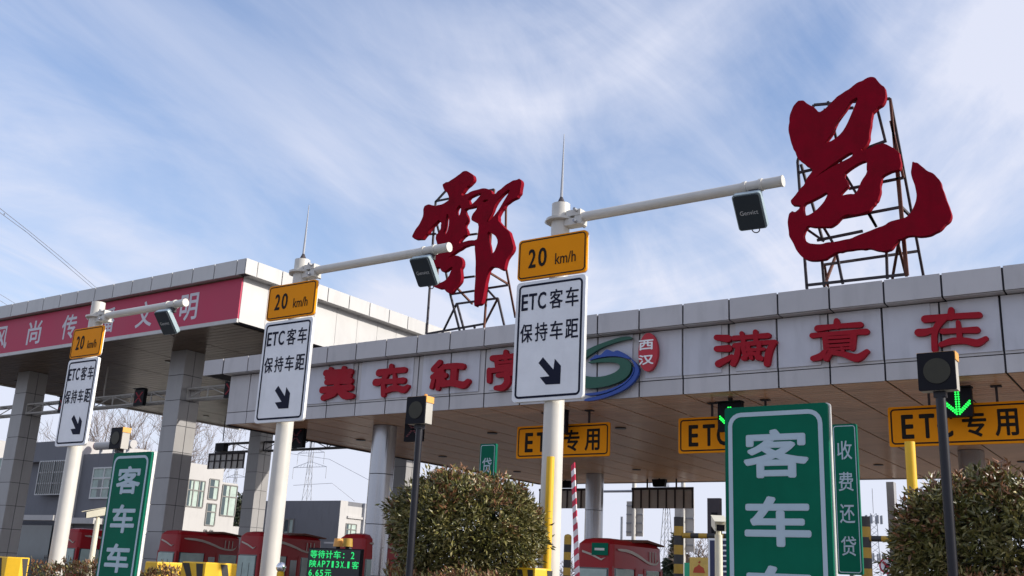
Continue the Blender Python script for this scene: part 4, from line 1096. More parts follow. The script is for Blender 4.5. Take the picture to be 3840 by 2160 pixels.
t = thing('poster_stand', 'yellow poster stand with a red emblem beside the banded post', 'poster', ((a.x + c.x) / 2, 19.5, .18))
MB().box(a.x, c.x, 19.5, 19.53, 1.2, a.z).build('poster', M['poster'], t)
cx_ = (a.x + c.x) / 2
sheet(mb := MB(), [(cx_ - .13, a.z - .30), (cx_ - .1, a.z - .2), (cx_ - .04, a.z - .17), (cx_, a.z - .13), (cx_ + .04, a.z - .17), (cx_ + .1, a.z - .2), (cx_ + .13, a.z - .30)], 19.496); mb.build('printed_shape', M['poster_red'], t)
sheet(mb := MB(), [(cx_ - .02, a.z - .1), (cx_ + .03, a.z - .06), (cx_ + .035, a.z - .1), (cx_ + .01, a.z - .12)], 19.496); mb.build('printed_mark', M['poster_red'], t)
for sx in (-.15, .15): MB().box(cx_ + sx - .02, cx_ + sx + .02, 19.51, 19.54, .18, 1.2).build('leg', M['galv'], t)
a = P(2566, 2110, Y=19.7)
MB().box(a.x, a.x + .13, 19.7, 19.78, .18, a.z).build('green_cabinet', M['green_box'], label='bright green narrow cabinet next to the yellow poster', cat='cabinet', base=(a.x, 19.7, .18))
# cream CCTV cameras
def cctv(px_, py_, Y, sc, lab):
    q = P(px_, py_, Y=Y)
    t = thing('cctv_camera', lab, 'camera', (q.x, Y, .18), 'pole cameras')
    s = sc
    # housing points towards the viewer's left front, tilted down
    rot = Matrix.Rotation(math.radians(-38 if px_ < 1000 else 30), 4, 'Z') @ Matrix.Rotation(math.radians(14), 4, 'X')
    cen = Vector((q.x, Y, q.z))
    def pt(mb): mb.v = [cen + rot @ v for v in mb.v]; return mb
    pt(MB().prismx([(-.26 * s, -.06 * s), (-.24 * s, .07 * s), (.2 * s, .09 * s), (.24 * s, .05 * s), (.2 * s, -.07 * s)], -.085 * s, .085 * s)).build('housing', M['cream'], t)
    pt(MB().box(-.06 * s, .06 * s, -.275 * s, -.262 * s, -.05 * s, .04 * s)).build('lens_window', M['black'], t)
    pt(MB().box(-.1 * s, .1 * s, -.34 * s, .16 * s, .092 * s, .105 * s)).build('sun_shield', M['cream'], t)
    MB().tube([(q.x, Y, q.z - .07 * s), (q.x, Y, q.z - .2 * s)], .04 * s, 10).build('neck', M['cream'], t)
    MB().tube([(q.x, Y, .18), (q.x, Y, q.z - .16 * s)], [.065 * s, .058 * s], 14).build('pole', M['cream'], t, smooth=True)
cctv(370, 1925, 13.5, .95, 'cream camera on a pole left of the small green lane sign')
cctv(2694, 1965, 12.8, .85, 'cream camera on a pole against the left edge of the large green sign')
# round prohibition sign
q = P(3327, 2122, Y=21)
t = thing('round_sign', 'small round red ringed sign left of the right shrub', 'sign', (q.x, 21, .18))
circ = lambda r: [(q.x + r * math.cos(a_ * PI / 12), q.z + r * math.sin(a_ * PI / 12)) for a_ in range(24)]
MB().prism(circ(.155), 21, 21.02).build('red_ring', M['stripe_r'], t)
MB().prism(circ(.12), 20.99, 20.998).build('white_disc', M['sign_white'], t)
mb = MB(); mb.prism([(q.x - .06, q.z - .06), (q.x + .05, q.z - .02), (q.x + .06, q.z + .04), (q.x - .02, q.z + .05)], 20.984, 20.988); mb.build('symbol', M['sign_navy'], t)
mb = MB(); mb.prism([(q.x - .09, q.z + .06), (q.x - .06, q.z + .09), (q.x + .09, q.z - .06), (q.x + .06, q.z - .09)], 20.978, 20.982); mb.build('slash', M['stripe_r'], t)
MB().tube([(q.x, 21.05, .18), (q.x, 21.05, q.z)], .03, 8).build('post', M['galv'], t)
# pillar beyond the right edge of the rear
q = P(3322, 1802, Y=44.5)
t = thing('rear_pillar', 'grey pillar with a sunlit side behind the right shrub', 'pillar', (q.x + .15, 44.7, 0))
MB().box(q.x, q.x + .3, 44.5, 44.9, 0, 6.3).build('shaft', M['column'], t)
# rear facing sign poles beyond the canopy
def rear_pole(px_, x0, x1, y0, y1, Y, lab):
    a = P(x0, y0, Y=Y); c = P(x1, y1, Y=Y); q = P(px_, y0, Y=Y)
    t = thing('rear_sign_pole', lab, 'sign pole', (q.x, Y, 0), 'rear sign poles')
    MB().tube([(q.x, Y - .14, 0), (q.x, Y - .14, a.z + 1.0)], .12, 14).build('pole', M['white_paint'], t, smooth=True)
    o = MB().box(a.x, c.x, Y, Y + .04, c.z, a.z).build('sign_back', M['panel_back'], t)
    for k in range(4):
        z = c.z + (a.z - c.z) * (k + .5) / 4
        MB().box(a.x + .01, c.x - .01, Y - .05, Y - .002, z - .03, z + .03).build('rail', M['galv'], o)
    MB().tube([(q.x, Y - .14, a.z + .55), (q.x - 3.0, Y - .14, a.z + .55)], .07, 10).build('arm', M['galv'], t, smooth=True)
rear_pole(2382, 2350, 2411, 1880, 2012, 52, 'rear sign pole with grey board above the nearest red booth')
rear_pole(2566, 2530, 2603, 1870, 2070, 52, 'rear sign pole with grey board behind the banded gate post')

# ------------------------------------------------------------------ yellow crash blocks
def crash_block(x0, x1, y0, ztop, lab, stripes=True, ln=1.2):
    t = thing('crash_block', lab, 'crash block', ((x0 + x1) / 2, y0, .18), 'yellow crash blocks')
    w_ = x1 - x0
    mb = MB()
    # chamfered nose: plan outline extruded, top bevelled
    plan = [(x0 + w_ * .12, y0), (x1 - w_ * .12, y0), (x1, y0 + .18), (x1, y0 + ln), (x0, y0 + ln), (x0, y0 + .18)]
    n = len(plan); cxm = (x0 + x1) / 2
    top = [(cxm + (x - cxm) * .97, y0 + .015 + (y - y0) * .97) for x, y in plan]
    mb.add([(x, y, .18) for x, y in plan] + [(x, y, ztop - .02) for x, y in plan] + [(x, y, ztop) for x, y in top],
           [(i, (i + 1) % n, n + (i + 1) % n, n + i) for i in range(n)] + [(n + i, n + (i + 1) % n, 2 * n + (i + 1) % n, 2 * n + i) for i in range(n)] + [tuple(range(2 * n, 3 * n))])
    mb.build('block', M['hazard_y'], t)
    if stripes:
        xa = x0 + w_ * .14
        while xa < x1 - w_ * .18:
            wd_ = min(.26, w_ * .22)
            MB().prism([(xa, ztop - .022), (xa + wd_, ztop - .022), (min(xa + wd_ + .5, x1 - w_ * .13), ztop - .75), (min(xa + .5, x1 - w_ * .15), ztop - .75)], y0 - .005, y0 - .001).build('stripe', M['hazard_k'], t)
            xa += wd_ * 2
        for k in range(max(1, int((ln - .2) / .3))):
            ya = y0 + .2 + k * .3
            MB().prismx([(ya, ztop - .022), (ya + .12, ztop - .022), (min(ya + .30, y0 + ln - .01), ztop - .6), (min(ya + .18, y0 + ln - .02), ztop - .6)], x1 + .001, x1 + .005).build('stripe', M['hazard_k'], t)
x1_ = P(112, 2092, Y=11.35).x
crash_block(x1_ - 1.3, x1_, 11.0, 1.60, 'yellow crash block with black stripes in the bottom left corner', True, .35)
a = P(665, 2140, Y=10.0); x1_ = P(890, 2108, Y=10.5).x
crash_block(a.x, x1_, 10.0, 1.655, 'yellow crash block with black stripes below the near square column', True, .5)
a = P(540, 2104, Y=11.6); c = P(705, 2104, Y=12.2)
crash_block(a.x, c.x, 11.6, a.z, 'plain yellow crash block top behind the low hedge', False, .6)
a = P(1925, 2127, Y=10.6); c = P(2068, 2130, Y=10.9)
crash_block(a.x, c.x, 10.6, a.z, 'yellow crash block at the foot of the middle white pole', True, .3)

# ------------------------------------------------------------------ plants
def leaf_cloud(pts, size, seedv, cols, name, m, parent, kind=None):
    """pts: (position, outward normal, colour index); each leaf a folded blade of 4 triangles"""
    rnd = random.Random(seedv)
    V, Fc, C = [], [], []
    for p, n, ci in pts:
        s = size * rnd.uniform(.65, 1.25)
        a = Vector((rnd.gauss(0, 1), rnd.gauss(0, 1), rnd.gauss(-.15, .7))) * .45 + n * .8
        a.normalize()
        b_ = a.cross(Vector((rnd.gauss(0, 1), rnd.gauss(0, 1), rnd.gauss(0, 1)))).normalized()
        c_ = a.cross(b_)
        i0 = len(V)
        wd = s * .17
        V += [p, p + a * s * .45 + b_ * wd + c_ * wd * .45, p + a * s * .48, p + a * s * .45 - b_ * wd + c_ * wd * .45, p + a * s - c_ * wd * .9]
        Fc += [(i0, i0 + 2, i0 + 1), (i0, i0 + 3, i0 + 2), (i0 + 1, i0 + 2, i0 + 4), (i0 + 2, i0 + 3, i0 + 4)]
        col = cols[ci]; f = rnd.uniform(.6, 1.35)
        C += [(col[0] * f, col[1] * f, col[2] * f, 1)] * 5
    o0 = org(parent)
    me = bpy.data.meshes.new(name)
    me.from_pydata([tuple(v - o0) for v in V], [], Fc)
    at = me.color_attributes.new('tint', 'FLOAT_COLOR', 'POINT')
    at.data.foreach_set('color', [x for c_ in C for x in c_])
    me.materials.append(m)
    ob = bpy.data.objects.new(name, me); COL.objects.link(ob); ob.parent = parent
    ORG[ob.name] = o0
    return tag(ob, kind=kind)
def leaf_proto(name, col, m):
    s = 1.0
    me = bpy.data.meshes.new(name)
    me.from_pydata([(0, 0, 0), (.45, .2, .09), (.48, 0, 0), (.45, -.2, .09), (1, 0, -.1)], [], [(0, 2, 1), (0, 3, 2), (1, 2, 4), (2, 3, 4)])
    at = me.color_attributes.new('tint', 'FLOAT_COLOR', 'POINT')
    at.data.foreach_set('color', [x for _ in range(5) for x in (*col, 1)])
    me.materials.append(m)
    return me
LCOL = [(.10, .098, .024), (.175, .155, .045), (.30, .25, .10), (.17, .080, .035), (.26, .12, .055), (.030, .036, .012)]  # last tone is a leaf with the crown's inner shade put in
def shrub(label, c, r, nleaf, seedv, size, redtop=.5, gap=0.0, squash=.92, trunk=True):
    rnd = random.Random(seedv)
    t = thing('clipped_shrub', label, 'shrub', (c[0], c[1], .18), 'round clipped shrubs')
    c = Vector(c)
    lumps = [(Vector((rnd.gauss(0, 1), rnd.gauss(0, 1), rnd.gauss(0, .8))).normalized(), rnd.uniform(-.13, .13), rnd.uniform(3, 14)) for _ in range(60)]
    def rad(d):
        return r * (1 + sum(a_ * math.exp(-k_ * (1 - d.dot(v)) * 2.2) for v, a_, k_ in lumps) * .85)
    pts = []; near = []
    view = (CAMPOS - c).normalized()
    per = 34
    while len(pts) < nleaf:
        # one sprig: a twig end carrying a rosette of leaves
        d = Vector((rnd.gauss(0, 1), rnd.gauss(0, 1), rnd.gauss(0, 1))).normalized()
        if d.dot(view) < -.5 and rnd.random() < .7: continue
        if d.z < -.2 and rnd.random() < min(.75, .05 + gap * .22 - d.z * .25): continue
        q = 1 - abs(rnd.gauss(0, .055))
        if rnd.random() < .22: q = rnd.uniform(.35, .9)
        rr = rad(d) * q
        cs = c + Vector((d.x * rr, d.y * rr, d.z * rr * squash))
        axis = (d + Vector((0, 0, .5)) + Vector((rnd.gauss(0, .3), rnd.gauss(0, .3), rnd.gauss(0, .2)))).normalized()
        tall = max(0, rnd.gauss(0, .035))
        redp = .04 + redtop * max(0, d.z - .25) * .8
        sprig_red = rnd.random() < redp
        tone = rnd.random()
        for k in range(per):
            u = rnd.random()
            off = Vector((rnd.gauss(0, 1), rnd.gauss(0, 1), rnd.gauss(0, 1))) * .042
            p = cs + axis * (tall + (u - .6) * .11) + off
            nn = (axis * (.25 + u * .6) + off.normalized() * 1.0).normalized()
            if q < .8 or u < .12: ci = 5  # inner leaves and sprig bases take the shade-darkened tone
            elif sprig_red and u > .3: ci = rnd.choice((3, 4))
            else: ci = rnd.choice((0, 0, 1)) if tone < .45 else rnd.choice((0, 1, 1, 2))
            pts.append((p, nn, ci))
            if q > .93 and d.dot(view) > .25 and u > .75 and len(near) < 300 and rnd.random() < .25: near.append((p, nn, ci))
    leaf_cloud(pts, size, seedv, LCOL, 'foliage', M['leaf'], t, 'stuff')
    protos = [leaf_proto('leaf', cc, M['leaf']) for cc in LCOL]
    for p, d, ci in near:
        o = piece('leaf', protos[ci], t, p)
        a = Vector((rnd.gauss(0, .6), rnd.gauss(0, .6), rnd.gauss(-.2, .6))) + d
        o.rotation_euler = a.to_track_quat('X', 'Z').to_euler(); s = size * rnd.uniform(.8, 1.3); o.scale = (s, s, s)
    tr = MB()
    for k in range(7):
        a_ = rnd.uniform(0, 6.28)
        e = c + Vector((math.cos(a_) * r * .5, math.sin(a_) * r * .5, rnd.uniform(-.1, .3) * r))
        mid = Vector((c.x, c.y, .18)).lerp(e, .5) + Vector((rnd.uniform(-.1, .1), rnd.uniform(-.1, .1), 0))
        tr.tube([(c.x + rnd.uniform(-.05, .05), c.y + rnd.uniform(-.05, .05), .18), mid, e], [.045, .035, .015], 6)
    tr.build('trunk', M['bark'], t, smooth=True)
q = P(1745, 1990, Y=10.55)
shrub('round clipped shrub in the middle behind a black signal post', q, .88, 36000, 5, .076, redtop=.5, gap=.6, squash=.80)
q = P(3715, 2078, Y=10.5)
shrub('dark clipped shrub at the right edge behind the large black signal post', q, .88, 30000, 8, .078, redtop=.9, gap=1.2, squash=.76)
def hedge(label, x0, x1, y0, y1, ztop, n, seedv):
    rnd = random.Random(seedv)
    t = thing('low_hedge', label, 'hedge', ((x0 + x1) / 2, (y0 + y1) / 2, .18), 'low red tipped hedges')
    pts = []
    for _ in range(n):
        x = rnd.uniform(x0, x1); y = rnd.uniform(y0, y1)
        zt_ = ztop + .06 * math.sin(x * 5) + .04 * math.sin(y * 7 + x * 3) + rnd.gauss(0, .025)
        q = rnd.random()
        z = zt_ - (rnd.random() ** 2) * .9
        if rnd.random() < .35: y = y0 + rnd.random() * .06
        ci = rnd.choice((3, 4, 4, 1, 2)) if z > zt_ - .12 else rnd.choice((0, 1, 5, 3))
        pts.append((Vector((x, y, z)), Vector((0, -.4, 1)).normalized(), ci))
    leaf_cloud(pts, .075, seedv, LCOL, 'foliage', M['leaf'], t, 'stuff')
    b = MB()
    for k in range(8):
        xx = x0 + (x1 - x0) * (k + .5) / 8
        b.tube([(xx, (y0 + y1) / 2, .18), (xx + .05, (y0 + y1) / 2, ztop - .3)], [.02, .012], 5)
    b.build('stems', M['bark'], t)
a = P(108, 2125, Y=9.6); c = P(352, 2125, Y=9.6)
hedge('low red tipped hedge left of the small green lane sign', a.x, c.x, 9.6, 10.3, 1.50, 2600, 21)
a = P(500, 2135, Y=10.4); c = P(690, 2135, Y=10.4)
hedge('low red tipped hedge right of the small green lane sign', a.x, c.x, 10.4, 11.0, a.z - .04, 1800, 22)
a = P(1440, 2152, Y=9.7); c = P(1850, 2152, Y=9.7)
hedge('low red tipped hedge under the round clipped shrub', a.x, c.x, 9.7, 10.2, a.z, 2600, 23)
a = P(3560, 2158, Y=9.5); c = P(3860, 2158, Y=9.5)
hedge('low red tipped hedge at the bottom right corner', a.x, c.x, 9.5, 10.0, a.z, 1600, 24)

def bare_tree(label, base, hgt, seedv, spread=.5, name='bare_tree', group='bare winter trees'):
    rnd = random.Random(seedv)
    t = thing(name, label, 'tree', base, group)
    base = Vector(base)
    trunk = MB(); crown = MB()
    def grow(p, d, ln, r, lvl):
        n = 4 if lvl < 2 else 3
        pts = [p]; q = p.copy(); dd = d.copy()
        for i in range(n):
            dd = (dd + Vector((rnd.gauss(0, .09), rnd.gauss(0, .09), rnd.gauss(.03, .05)))).normalized()
            q = q + dd * ln / n; pts.append(q.copy())
        rs = [r * (1 - .55 * i / n) for i in range(n + 1)]
        (trunk if lvl == 0 else crown).tube(pts, rs, 6 if lvl < 2 else 3, cap=False)
        if lvl >= 5: return
        for k in range((5, 4, 4, 3, 3)[lvl]):
            i = rnd.randint(1, n) if lvl else rnd.randint(2, n)
            ax = Vector((rnd.gauss(0, 1), rnd.gauss(0, 1), rnd.gauss(0, .3))).normalized()
            nd = (dd * 1.0 + ax * rnd.uniform(spread * .7, spread * 1.5)).normalized()
            grow(pts[i], nd, ln * rnd.uniform(.48, .75), max(rs[i] * rnd.uniform(.45, .7), .014), lvl + 1)
    grow(base, Vector((0, 0, 1)), hgt * .42, hgt * .014, 0)
    trunk.build('trunk', M['bark'], t, smooth=True)
    crown.build('crown', M['twig'], t)
    return t
for i, (px_, Y, h, lab) in enumerate(((240, 62, 24, 'bare tree behind the leftmost white sign'), (372, 66, 23, 'bare tree above the grey building roof beside the signal head'), (505, 60, 23, 'bare tree with pale limbs left of the near square column'), (590, 63, 21, 'bare tree touching the near square column'), (745, 70, 19, 'bare tree right of the near square column'))):
    q = P(px_, 1900, Y=Y); bare_tree(lab, (q.x, Y, 0), h, 40 + i)
q = P(2628, 2060, Y=58); bare_tree('small bare tree behind the yellow poster', (q.x, 58, 0), 5.6, 61, .6)
q = P(2120, 2110, Y=60); bare_tree('small bare tree left of the nearest booth', (q.x, 60, 0), 4.2, 62, .6)
def conifer(label, base, h, r, seedv):
    rnd = random.Random(seedv)
    t = thing('conifer_tree', label, 'tree', base, 'evergreens beyond the station')
    base = Vector(base)
    MB().tube([base, base + Vector((0, 0, h * .95))], [h * .02, .02], 6).build('trunk', M['bark'], t)
    pts = []
    for _ in range(2600):
        u = rnd.random() ** .7
        z = h * (1 - u) * .95 + h * .05
        rr = r * (u * .9 + .08) * math.sqrt(rnd.random()) * (1 + .25 * math.sin(z * 6))
        a_ = rnd.uniform(0, 6.28)
        pts.append((base + Vector((math.cos(a_) * rr, math.sin(a_) * rr, z)), Vector((math.cos(a_), math.sin(a_), -.2)).normalized(), rnd.choice((0, 1, 2))))
    leaf_cloud(pts, .45, seedv, [(.03, .045, .022), (.045, .06, .03), (.06, .07, .04)], 'crown', M['needle'], t)
q = P(897, 1930, Y=64); conifer('dark conifer between the white building and the square column', (q.x, 64, 0), 8.2, 1.3, 71)
q = P(2545, 2110, Y=62); conifer('small conifer right of the nearest red booth', (q.x, 62, 0), 5.2, 1.1, 72)
q = P(2512, 2130, Y=66); conifer('low conifer peeping over the nearest booth roof', (q.x, 66, 0), 3.6, 1.2, 73)

# ------------------------------------------------------------------ buildings
zb0 = zoom(0, 1620, .37267)
XB, YBF = -65.0, 45.0
bl = thing('office_building', 'two storey station building with a shaded grey front and white sunlit end behind the tall canopy', 'building', (-78, 52, 0))
HB = 9.15
MB().box(-92, XB, YBF, 54.6, 0, HB).build('wall', M['bld_shaded'], bl)
MB().box(XB + .002, XB + .03, YBF - .02, 54.62, 0, HB + .02).build('end_wall', M['bld_white'], bl)  # sunlit end stays white against the shade-darkened front
MB().box(-92.1, XB + .05, YBF - .05, 54.7, HB + .022, HB + .35).build('parapet_cap', M['bld_white'], bl) if False else None
# raised roof blocks; white right-hand sheets put the sunlight into the colour
for x0, x1, z1 in ((-95, -84.5, 11.0), (-76.5, -69.3, 10.15)):
    MB().box(x0, x1, YBF - .6, 53, HB - .5, z1).build('roof_block', M['bld_shaded'], bl)
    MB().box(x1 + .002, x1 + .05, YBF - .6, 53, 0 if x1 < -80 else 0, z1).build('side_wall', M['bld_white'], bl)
q = P(363, 1673, Y=YBF + .5)
MB().tube([(q.x, YBF + .5, q.z), (q.x + 4.4, YBF + .5, q.z)], .30, 16).build('roof_water_tank', M['bld_white'], bl, smooth=True)
MB().tube([(q.x - .06, YBF + .5, q.z), (q.x - .002, YBF + .5, q.z)], .29, 16).build('red_tank_end', M['stripe_r'], bl, smooth=True)
for ox in (.6, 2.2, 3.8): MB().box(q.x + ox - .05, q.x + ox + .05, YBF + .4, YBF + .6, HB, q.z - .2).build('tank_leg', M['galv'], bl)
MB().box(-95, -69.3, YBF - 1.6, YBF - .65, 4.25, 4.62).build('entrance_slab', M['bld_white'], bl)
MB().box(-69.2, -65.5, YBF - .9, YBF - .06, 4.1, 4.5).build('entrance_slab', M['bld_white'], bl)
def win_front(x0, x1, y0, y1, Y, nb, bars, tp=zb0):
    a = P(*tp(x0, y0), Y=Y); c = P(*tp(x1, y1), Y=Y); xa, xb_, z0, z1 = min(a.x, c.x), max(a.x, c.x), min(a.z, c.z), max(a.z, c.z)
    f = MB().box(xa, xb_, Y - .03, Y - .005, z0, z1).build('window', M['glass'] if bars else M['curtain'], bl)
    for k in range(nb + 1):
        x = xa + (xb_ - xa) * k / nb
        MB().box(x - .05, x + .05, Y - .09, Y - .031, z0 - .05, z1 + .05).build('frame', M['win_frame'], f)
    for z in (z0, z0 + (z1 - z0) * .33, z0 + (z1 - z0) * .66, z1):
        MB().box(xa, xb_, Y - .088, Y - .032, z - .05, z + .05).build('frame', M['win_frame'], f)
    for k in range(nb):
        MB().box(xa + (xb_ - xa) * (k + .52) / nb, xa + (xb_ - xa) * (k + .95) / nb, Y - .031, Y - .0305, z0 + .1, z0 + (z1 - z0) * .6).build('pane', M['glass'], f)
    if bars:
        for k in range(1, 14):
            x = xa + (xb_ - xa) * k / 14
            MB().box(x - .03, x + .03, Y - .22, Y - .17, z0, z1).build('bar', M['bars'], f)
win_front(415, 655, 300, 625, YBF - .6, 2, True)
win_front(955, 1130, 365, 665, YBF, 2, False)
win_front(-40, 60, 270, 560, YBF - .6, 2, False)
for (x0, x1, y0, y1) in ((200, 480, 935, 1270), (-60, 150, 930, 1270)):
    a = P(*zb0(x0, y0), Y=YBF - .6); c = P(*zb0(x1, y1), Y=YBF - .6)
    MB().box(a.x, c.x, YBF - .66, YBF - .61, .1, a.z).build('glass_door', M['glass'], bl)
def win_side(x0, x1, y0, y1, X, nb, bl_, m='curtain', tp=zb0):
    a = P(*tp(x0, (y0 + y1) / 2), X=X); c = P(*tp(x1, (y0 + y1) / 2), X=X); t_ = P(*tp((x0 + x1) / 2, y0), X=X); d = P(*tp((x0 + x1) / 2, y1), X=X)
    ya, yb_, z0, z1 = a.y, c.y, d.z, t_.z
    f = MB().box(X - .12, X + .012, ya, yb_, z0, z1).build('window', M[m], bl_)
    for k in range(nb + 1):
        y = ya + (yb_ - ya) * k / nb
        MB().box(X + .013, X + .07, y - .04, y + .04, z0, z1).build('frame', M['bars'], f)
    for z in (z0, z0 + (z1 - z0) * .62, z1):
        MB().box(X + .013, X + .065, ya, yb_, z - .04, z + .04).build('frame', M['bars'], f)
    for k in range(nb):
        if k % 2 == 0: MB().box(X + .0125, X + .016, ya + (yb_ - ya) * (k + .1) / nb, ya + (yb_ - ya) * (k + .55) / nb, z0 + .05, z1 - .05).build('pane', M['glass'], f)
win_side(1880, 2050, 485, 755, XB + .03, 3, bl)
win_side(2100, 2195, 475, 680, XB + .03, 1, bl)
win_side(2070, 2165, 720, 940, XB + .03, 1, bl)
win_side(1485, 1560, 430, 710, XB + .03, 2, bl)
win_side(2050, 2075, 985, 1040, XB + .03, 1, bl, 'glass'); win_side(2110, 2135, 990, 1045, XB + .03, 1, bl, 'glass')
# lower rear wing with a bay window
MB().box(-75, XB - .1, 54.63, 57.2, 0, 4.75).build('rear_wing', M['bld_white'], bl)
MB().box(-70, XB - .1, 54.63, 56.3, 4.75, 8.05).build('bay', M['bld_white'], bl)
win_side(2225, 2372, 535, 845, XB - .09, 2, bl)
# middle building
zm = zoom(760, 1620, .37267)
YM2 = 70.0
xA = P(1278, 1877, Y=YM2).x
mid = thing('side_building', 'low building with a shaded blue grey front and white sunlit end behind the booths', 'building', (xA - 7, YM2 + 6, 0))
zt = P(1278, 1877, Y=YM2).z
MB().box(xA - 22, xA, YM2, YM2 + 9, 0, zt).build('wall', M['bld_shaded'], mid)  # front shade put into the wall colour
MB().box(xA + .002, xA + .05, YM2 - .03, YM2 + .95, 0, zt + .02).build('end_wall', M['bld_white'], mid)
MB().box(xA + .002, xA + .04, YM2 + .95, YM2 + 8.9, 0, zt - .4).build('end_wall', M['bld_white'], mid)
MB().box(xA + .002, xA + .2, YM2 + .95, YM2 + 3.4, zt - 1.5, zt - 1.3).build('ledge', M['bld_white'], mid)
MB().box(xA + .002, xA + .3, YM2 + 3.0, YM2 + 3.12, 0, zt).build('downpipe', M['galv'], mid)
def swap(f, *a_): return f(*a_)
win_side(1435, 1540, 925, 1075, xA + .04, 2, mid, tp=zm)
a = P(*zm(790, 870), Y=YM2); c = P(*zm(908, 1015), Y=YM2)
f = MB().box(a.x, c.x, YM2 - .03, YM2 - .005, c.z, a.z).build('window', M['curtain'], mid)
MB().box(a.x + .15, c.x - .6, YM2 - .036, YM2 - .031, c.z + .1, a.z - .1).build('pane', M['glass'], f)
for k in range(4):
    x = a.x + (c.x - a.x) * k / 3; MB().box(x - .06, x + .06, YM2 - .1, YM2 - .037, c.z, a.z).build('frame', M['bars'], f)
MB().box(a.x, c.x, YM2 - .095, YM2 - .037, c.z + 1.2, c.z + 1.32).build('frame', M['bars'], f)
q = P(*zm(1410, 1110), Y=60); MB().box(q.x - 2.0, q.x + 2.2, 60, 60.1, q.z - .12, q.z).build('pale_beam', M['galv'], label='pale horizontal rail in front of the white end wall', cat='rail', base=q)
# railing in front of the office
a = P(238, 2090, Y=38); c = P(400, 2095, Y=38)
rl = thing('iron_railing', 'dark iron railing seen below the office windows at lower left', 'railing', ((a.x + c.x) / 2, 38, 0))
for z in (a.z - .05, .3): MB().box(a.x - 2, c.x, 38, 38.04, z - .02, z + .02).build('rail', M['black_post'], rl)
for k in range(40):
    x = a.x - 2 + (c.x - a.x + 2) * k / 39
    MB().box(x - .018, x + .018, 37.98, 38.02, .05, a.z + .08).build('picket', M['black_post'], rl)

# ------------------------------------------------------------------ pylons, masts, wires
def pylon(label, px_, py_arm, Y, H, aw, name='power_pylon'):
    q = P(px_, py_arm, Y=Y)
    t = thing(name, label, 'pylon', (q.x, Y, 0), 'distant lattice pylons')
    x = q.x; za = q.z
    r = max(.09, Y / 2600)
    hw = lambda z: aw * (.07 + .26 * max(0, 1 - z / (za * 1.05)) ** 1.3)
    lg = MB(); br = MB(); ar = MB()
    zs = [H * k / 16 for k in range(17)]
    for sx in (-1, 1):
        for sy in (-1, 1): lg.tube([(x + sx * hw(z), Y + sy * hw(z), z) for z in zs], r, 4)
    for i in range(16):
        a_, b_ = hw(zs[i]), hw(zs[i + 1])
        for sy in (-1, 1):
            br.tube([(x - a_, Y + sy * a_, zs[i]), (x + b_, Y + sy * b_, zs[i + 1])], r * .6, 3)
            br.tube([(x + a_, Y + sy * a_, zs[i]), (x - b_, Y + sy * b_, zs[i + 1])], r * .6, 3)
    lg.build('leg', M['galv'], t); br.build('bracing', M['galv'], t)
    for zc_, ww in ((za, aw), (za + aw * .62, aw * .8)):
        ar = MB()
        ar.tube([(x - ww, Y, zc_), (x + ww, Y, zc_)], r * .9, 4)
        ar.tube([(x - ww, Y, zc_), (x - aw * .1, Y, zc_ + aw * .22), (x + aw * .1, Y, zc_ + aw * .22), (x + ww, Y, zc_)], r * .8, 4)
        for k in range(-4, 5):
            if k: ar.tube([(x + ww * k / 5, Y, zc_), (x + ww * (k + (1 if k > 0 else -1) * -.5) / 5, Y, zc_ + aw * .22 * (1 - abs(k) / 5.5))], r * .5, 3)
        ar.build('cross_arm', M['galv'], t)
        for sx in (-1, 1):
            MB().tube([(x + sx * ww, Y, zc_), (x + sx * ww, Y, zc_ - aw * .5)], r * .8, 4).build('insulator', M['galv'], t)
pylon('large lattice pylon above the blue grey building', 1162, 1752, 230, 60, 7.2)
pylon('faint lattice pylon left of the lit square column', 884, 1790, 420, 62, 8.5)
pylon('faint lattice pylon behind the rear sign poles right of the nearest booth', 2500, 1850, 210, 48, 5.2)
pylon('faint lattice pylon left of the rear sign boards', 2330, 2060, 600, 45, 6)
q = P(3279, 2000, Y=260)
t = thing('telecom_mast', 'thin lattice telecom mast right of the narrow green sign', 'mast', (q.x, 260, 0))
zt = P(3279, 1925, Y=260).z
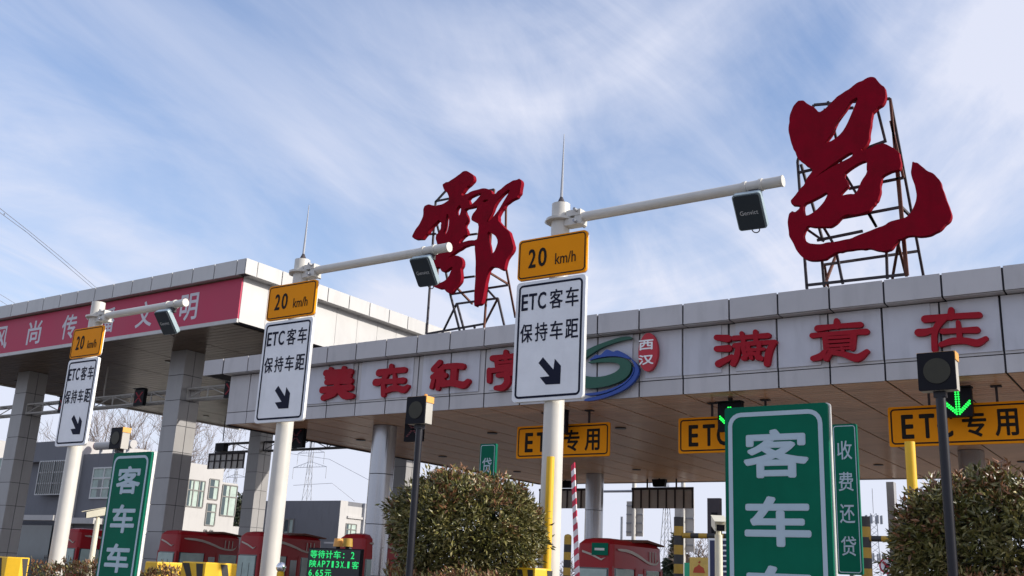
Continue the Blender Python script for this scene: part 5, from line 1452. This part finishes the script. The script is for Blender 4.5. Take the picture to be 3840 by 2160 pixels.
for sx in (-1, 1):
    MB().tube([(q.x + sx * 1.3, 260, 0), (q.x + sx * .7, 260, zt)], .10, 4).build('leg', M['galv'], t)
mb = MB()
for k in range(16):
    z0, z1 = zt * k / 16, zt * (k + 1) / 16; w0, w1 = 1.3 - .6 * k / 16, 1.3 - .6 * (k + 1) / 16
    mb.tube([(q.x - w0, 260, z0), (q.x + w1, 260, z1)], .06, 3); mb.tube([(q.x + w0, 260, z0), (q.x - w1, 260, z1)], .06, 3)
mb.build('bracing', M['galv'], t)
for zz in (zt - 1.5, zt - 10.5):
    for k in range(8):
        mb = MB(); a_ = k * PI / 4; mb.box(q.x + math.cos(a_) * 1.9 - .2, q.x + math.cos(a_) * 1.9 + .2, 260 + math.sin(a_) * 1.9, 260.3 + math.sin(a_) * 1.9, zz - 1, zz + 1)
        mb.build('antenna_panel', M['galv'], t)
MB().tube([(q.x, 260, zt), (q.x, 260, zt + 6)], .08, 4).build('spike', M['galv'], t)
def wire(label, pts, r):
    v = [P(px_, py_, Y=Y) for px_, py_, Y in pts]
    MB().tube(v, r, 4).build('power_line', M['cable'], label=label, cat='power line', group='power lines', base=v[0])
wire('upper wire of the pair descending to the tall canopy roof at left', ((-40, 750, 70), (110, 868, 85), (230, 966, 102), (365, 1082, 125)), .045)
wire('lower wire of the pair descending to the tall canopy roof at left', ((-40, 768, 70), (102, 872, 85), (222, 973, 102), (352, 1084, 125)), .045)
wire('short wire at the far left above the tall canopy', ((-30, 1085, 120), (60, 1140, 135)), .05)
wire('second short wire at the far left above the tall canopy', ((-30, 1108, 120), (30, 1146, 135)), .05)
wire('wire sagging right from the large pylon crossarm', ((1081, 1700, 230), (1235, 1722, 232), (1440, 1830, 240)), .07)
wire('wire sagging from the large pylon towards the round column', ((1100, 1820, 230), (1245, 1812, 232), (1330, 1880, 240)), .07)
q = P(16, 803, Y=72); MB().tube([q + Vector((math.cos(a_ * PI / 5) * .12, 0, math.sin(a_ * PI / 5) * .12)) for a_ in range(11)], .035, 4).build('wire_spacer', M['cable'], label='ring spacer on the wire pair at the far left', cat='spacer', base=q)
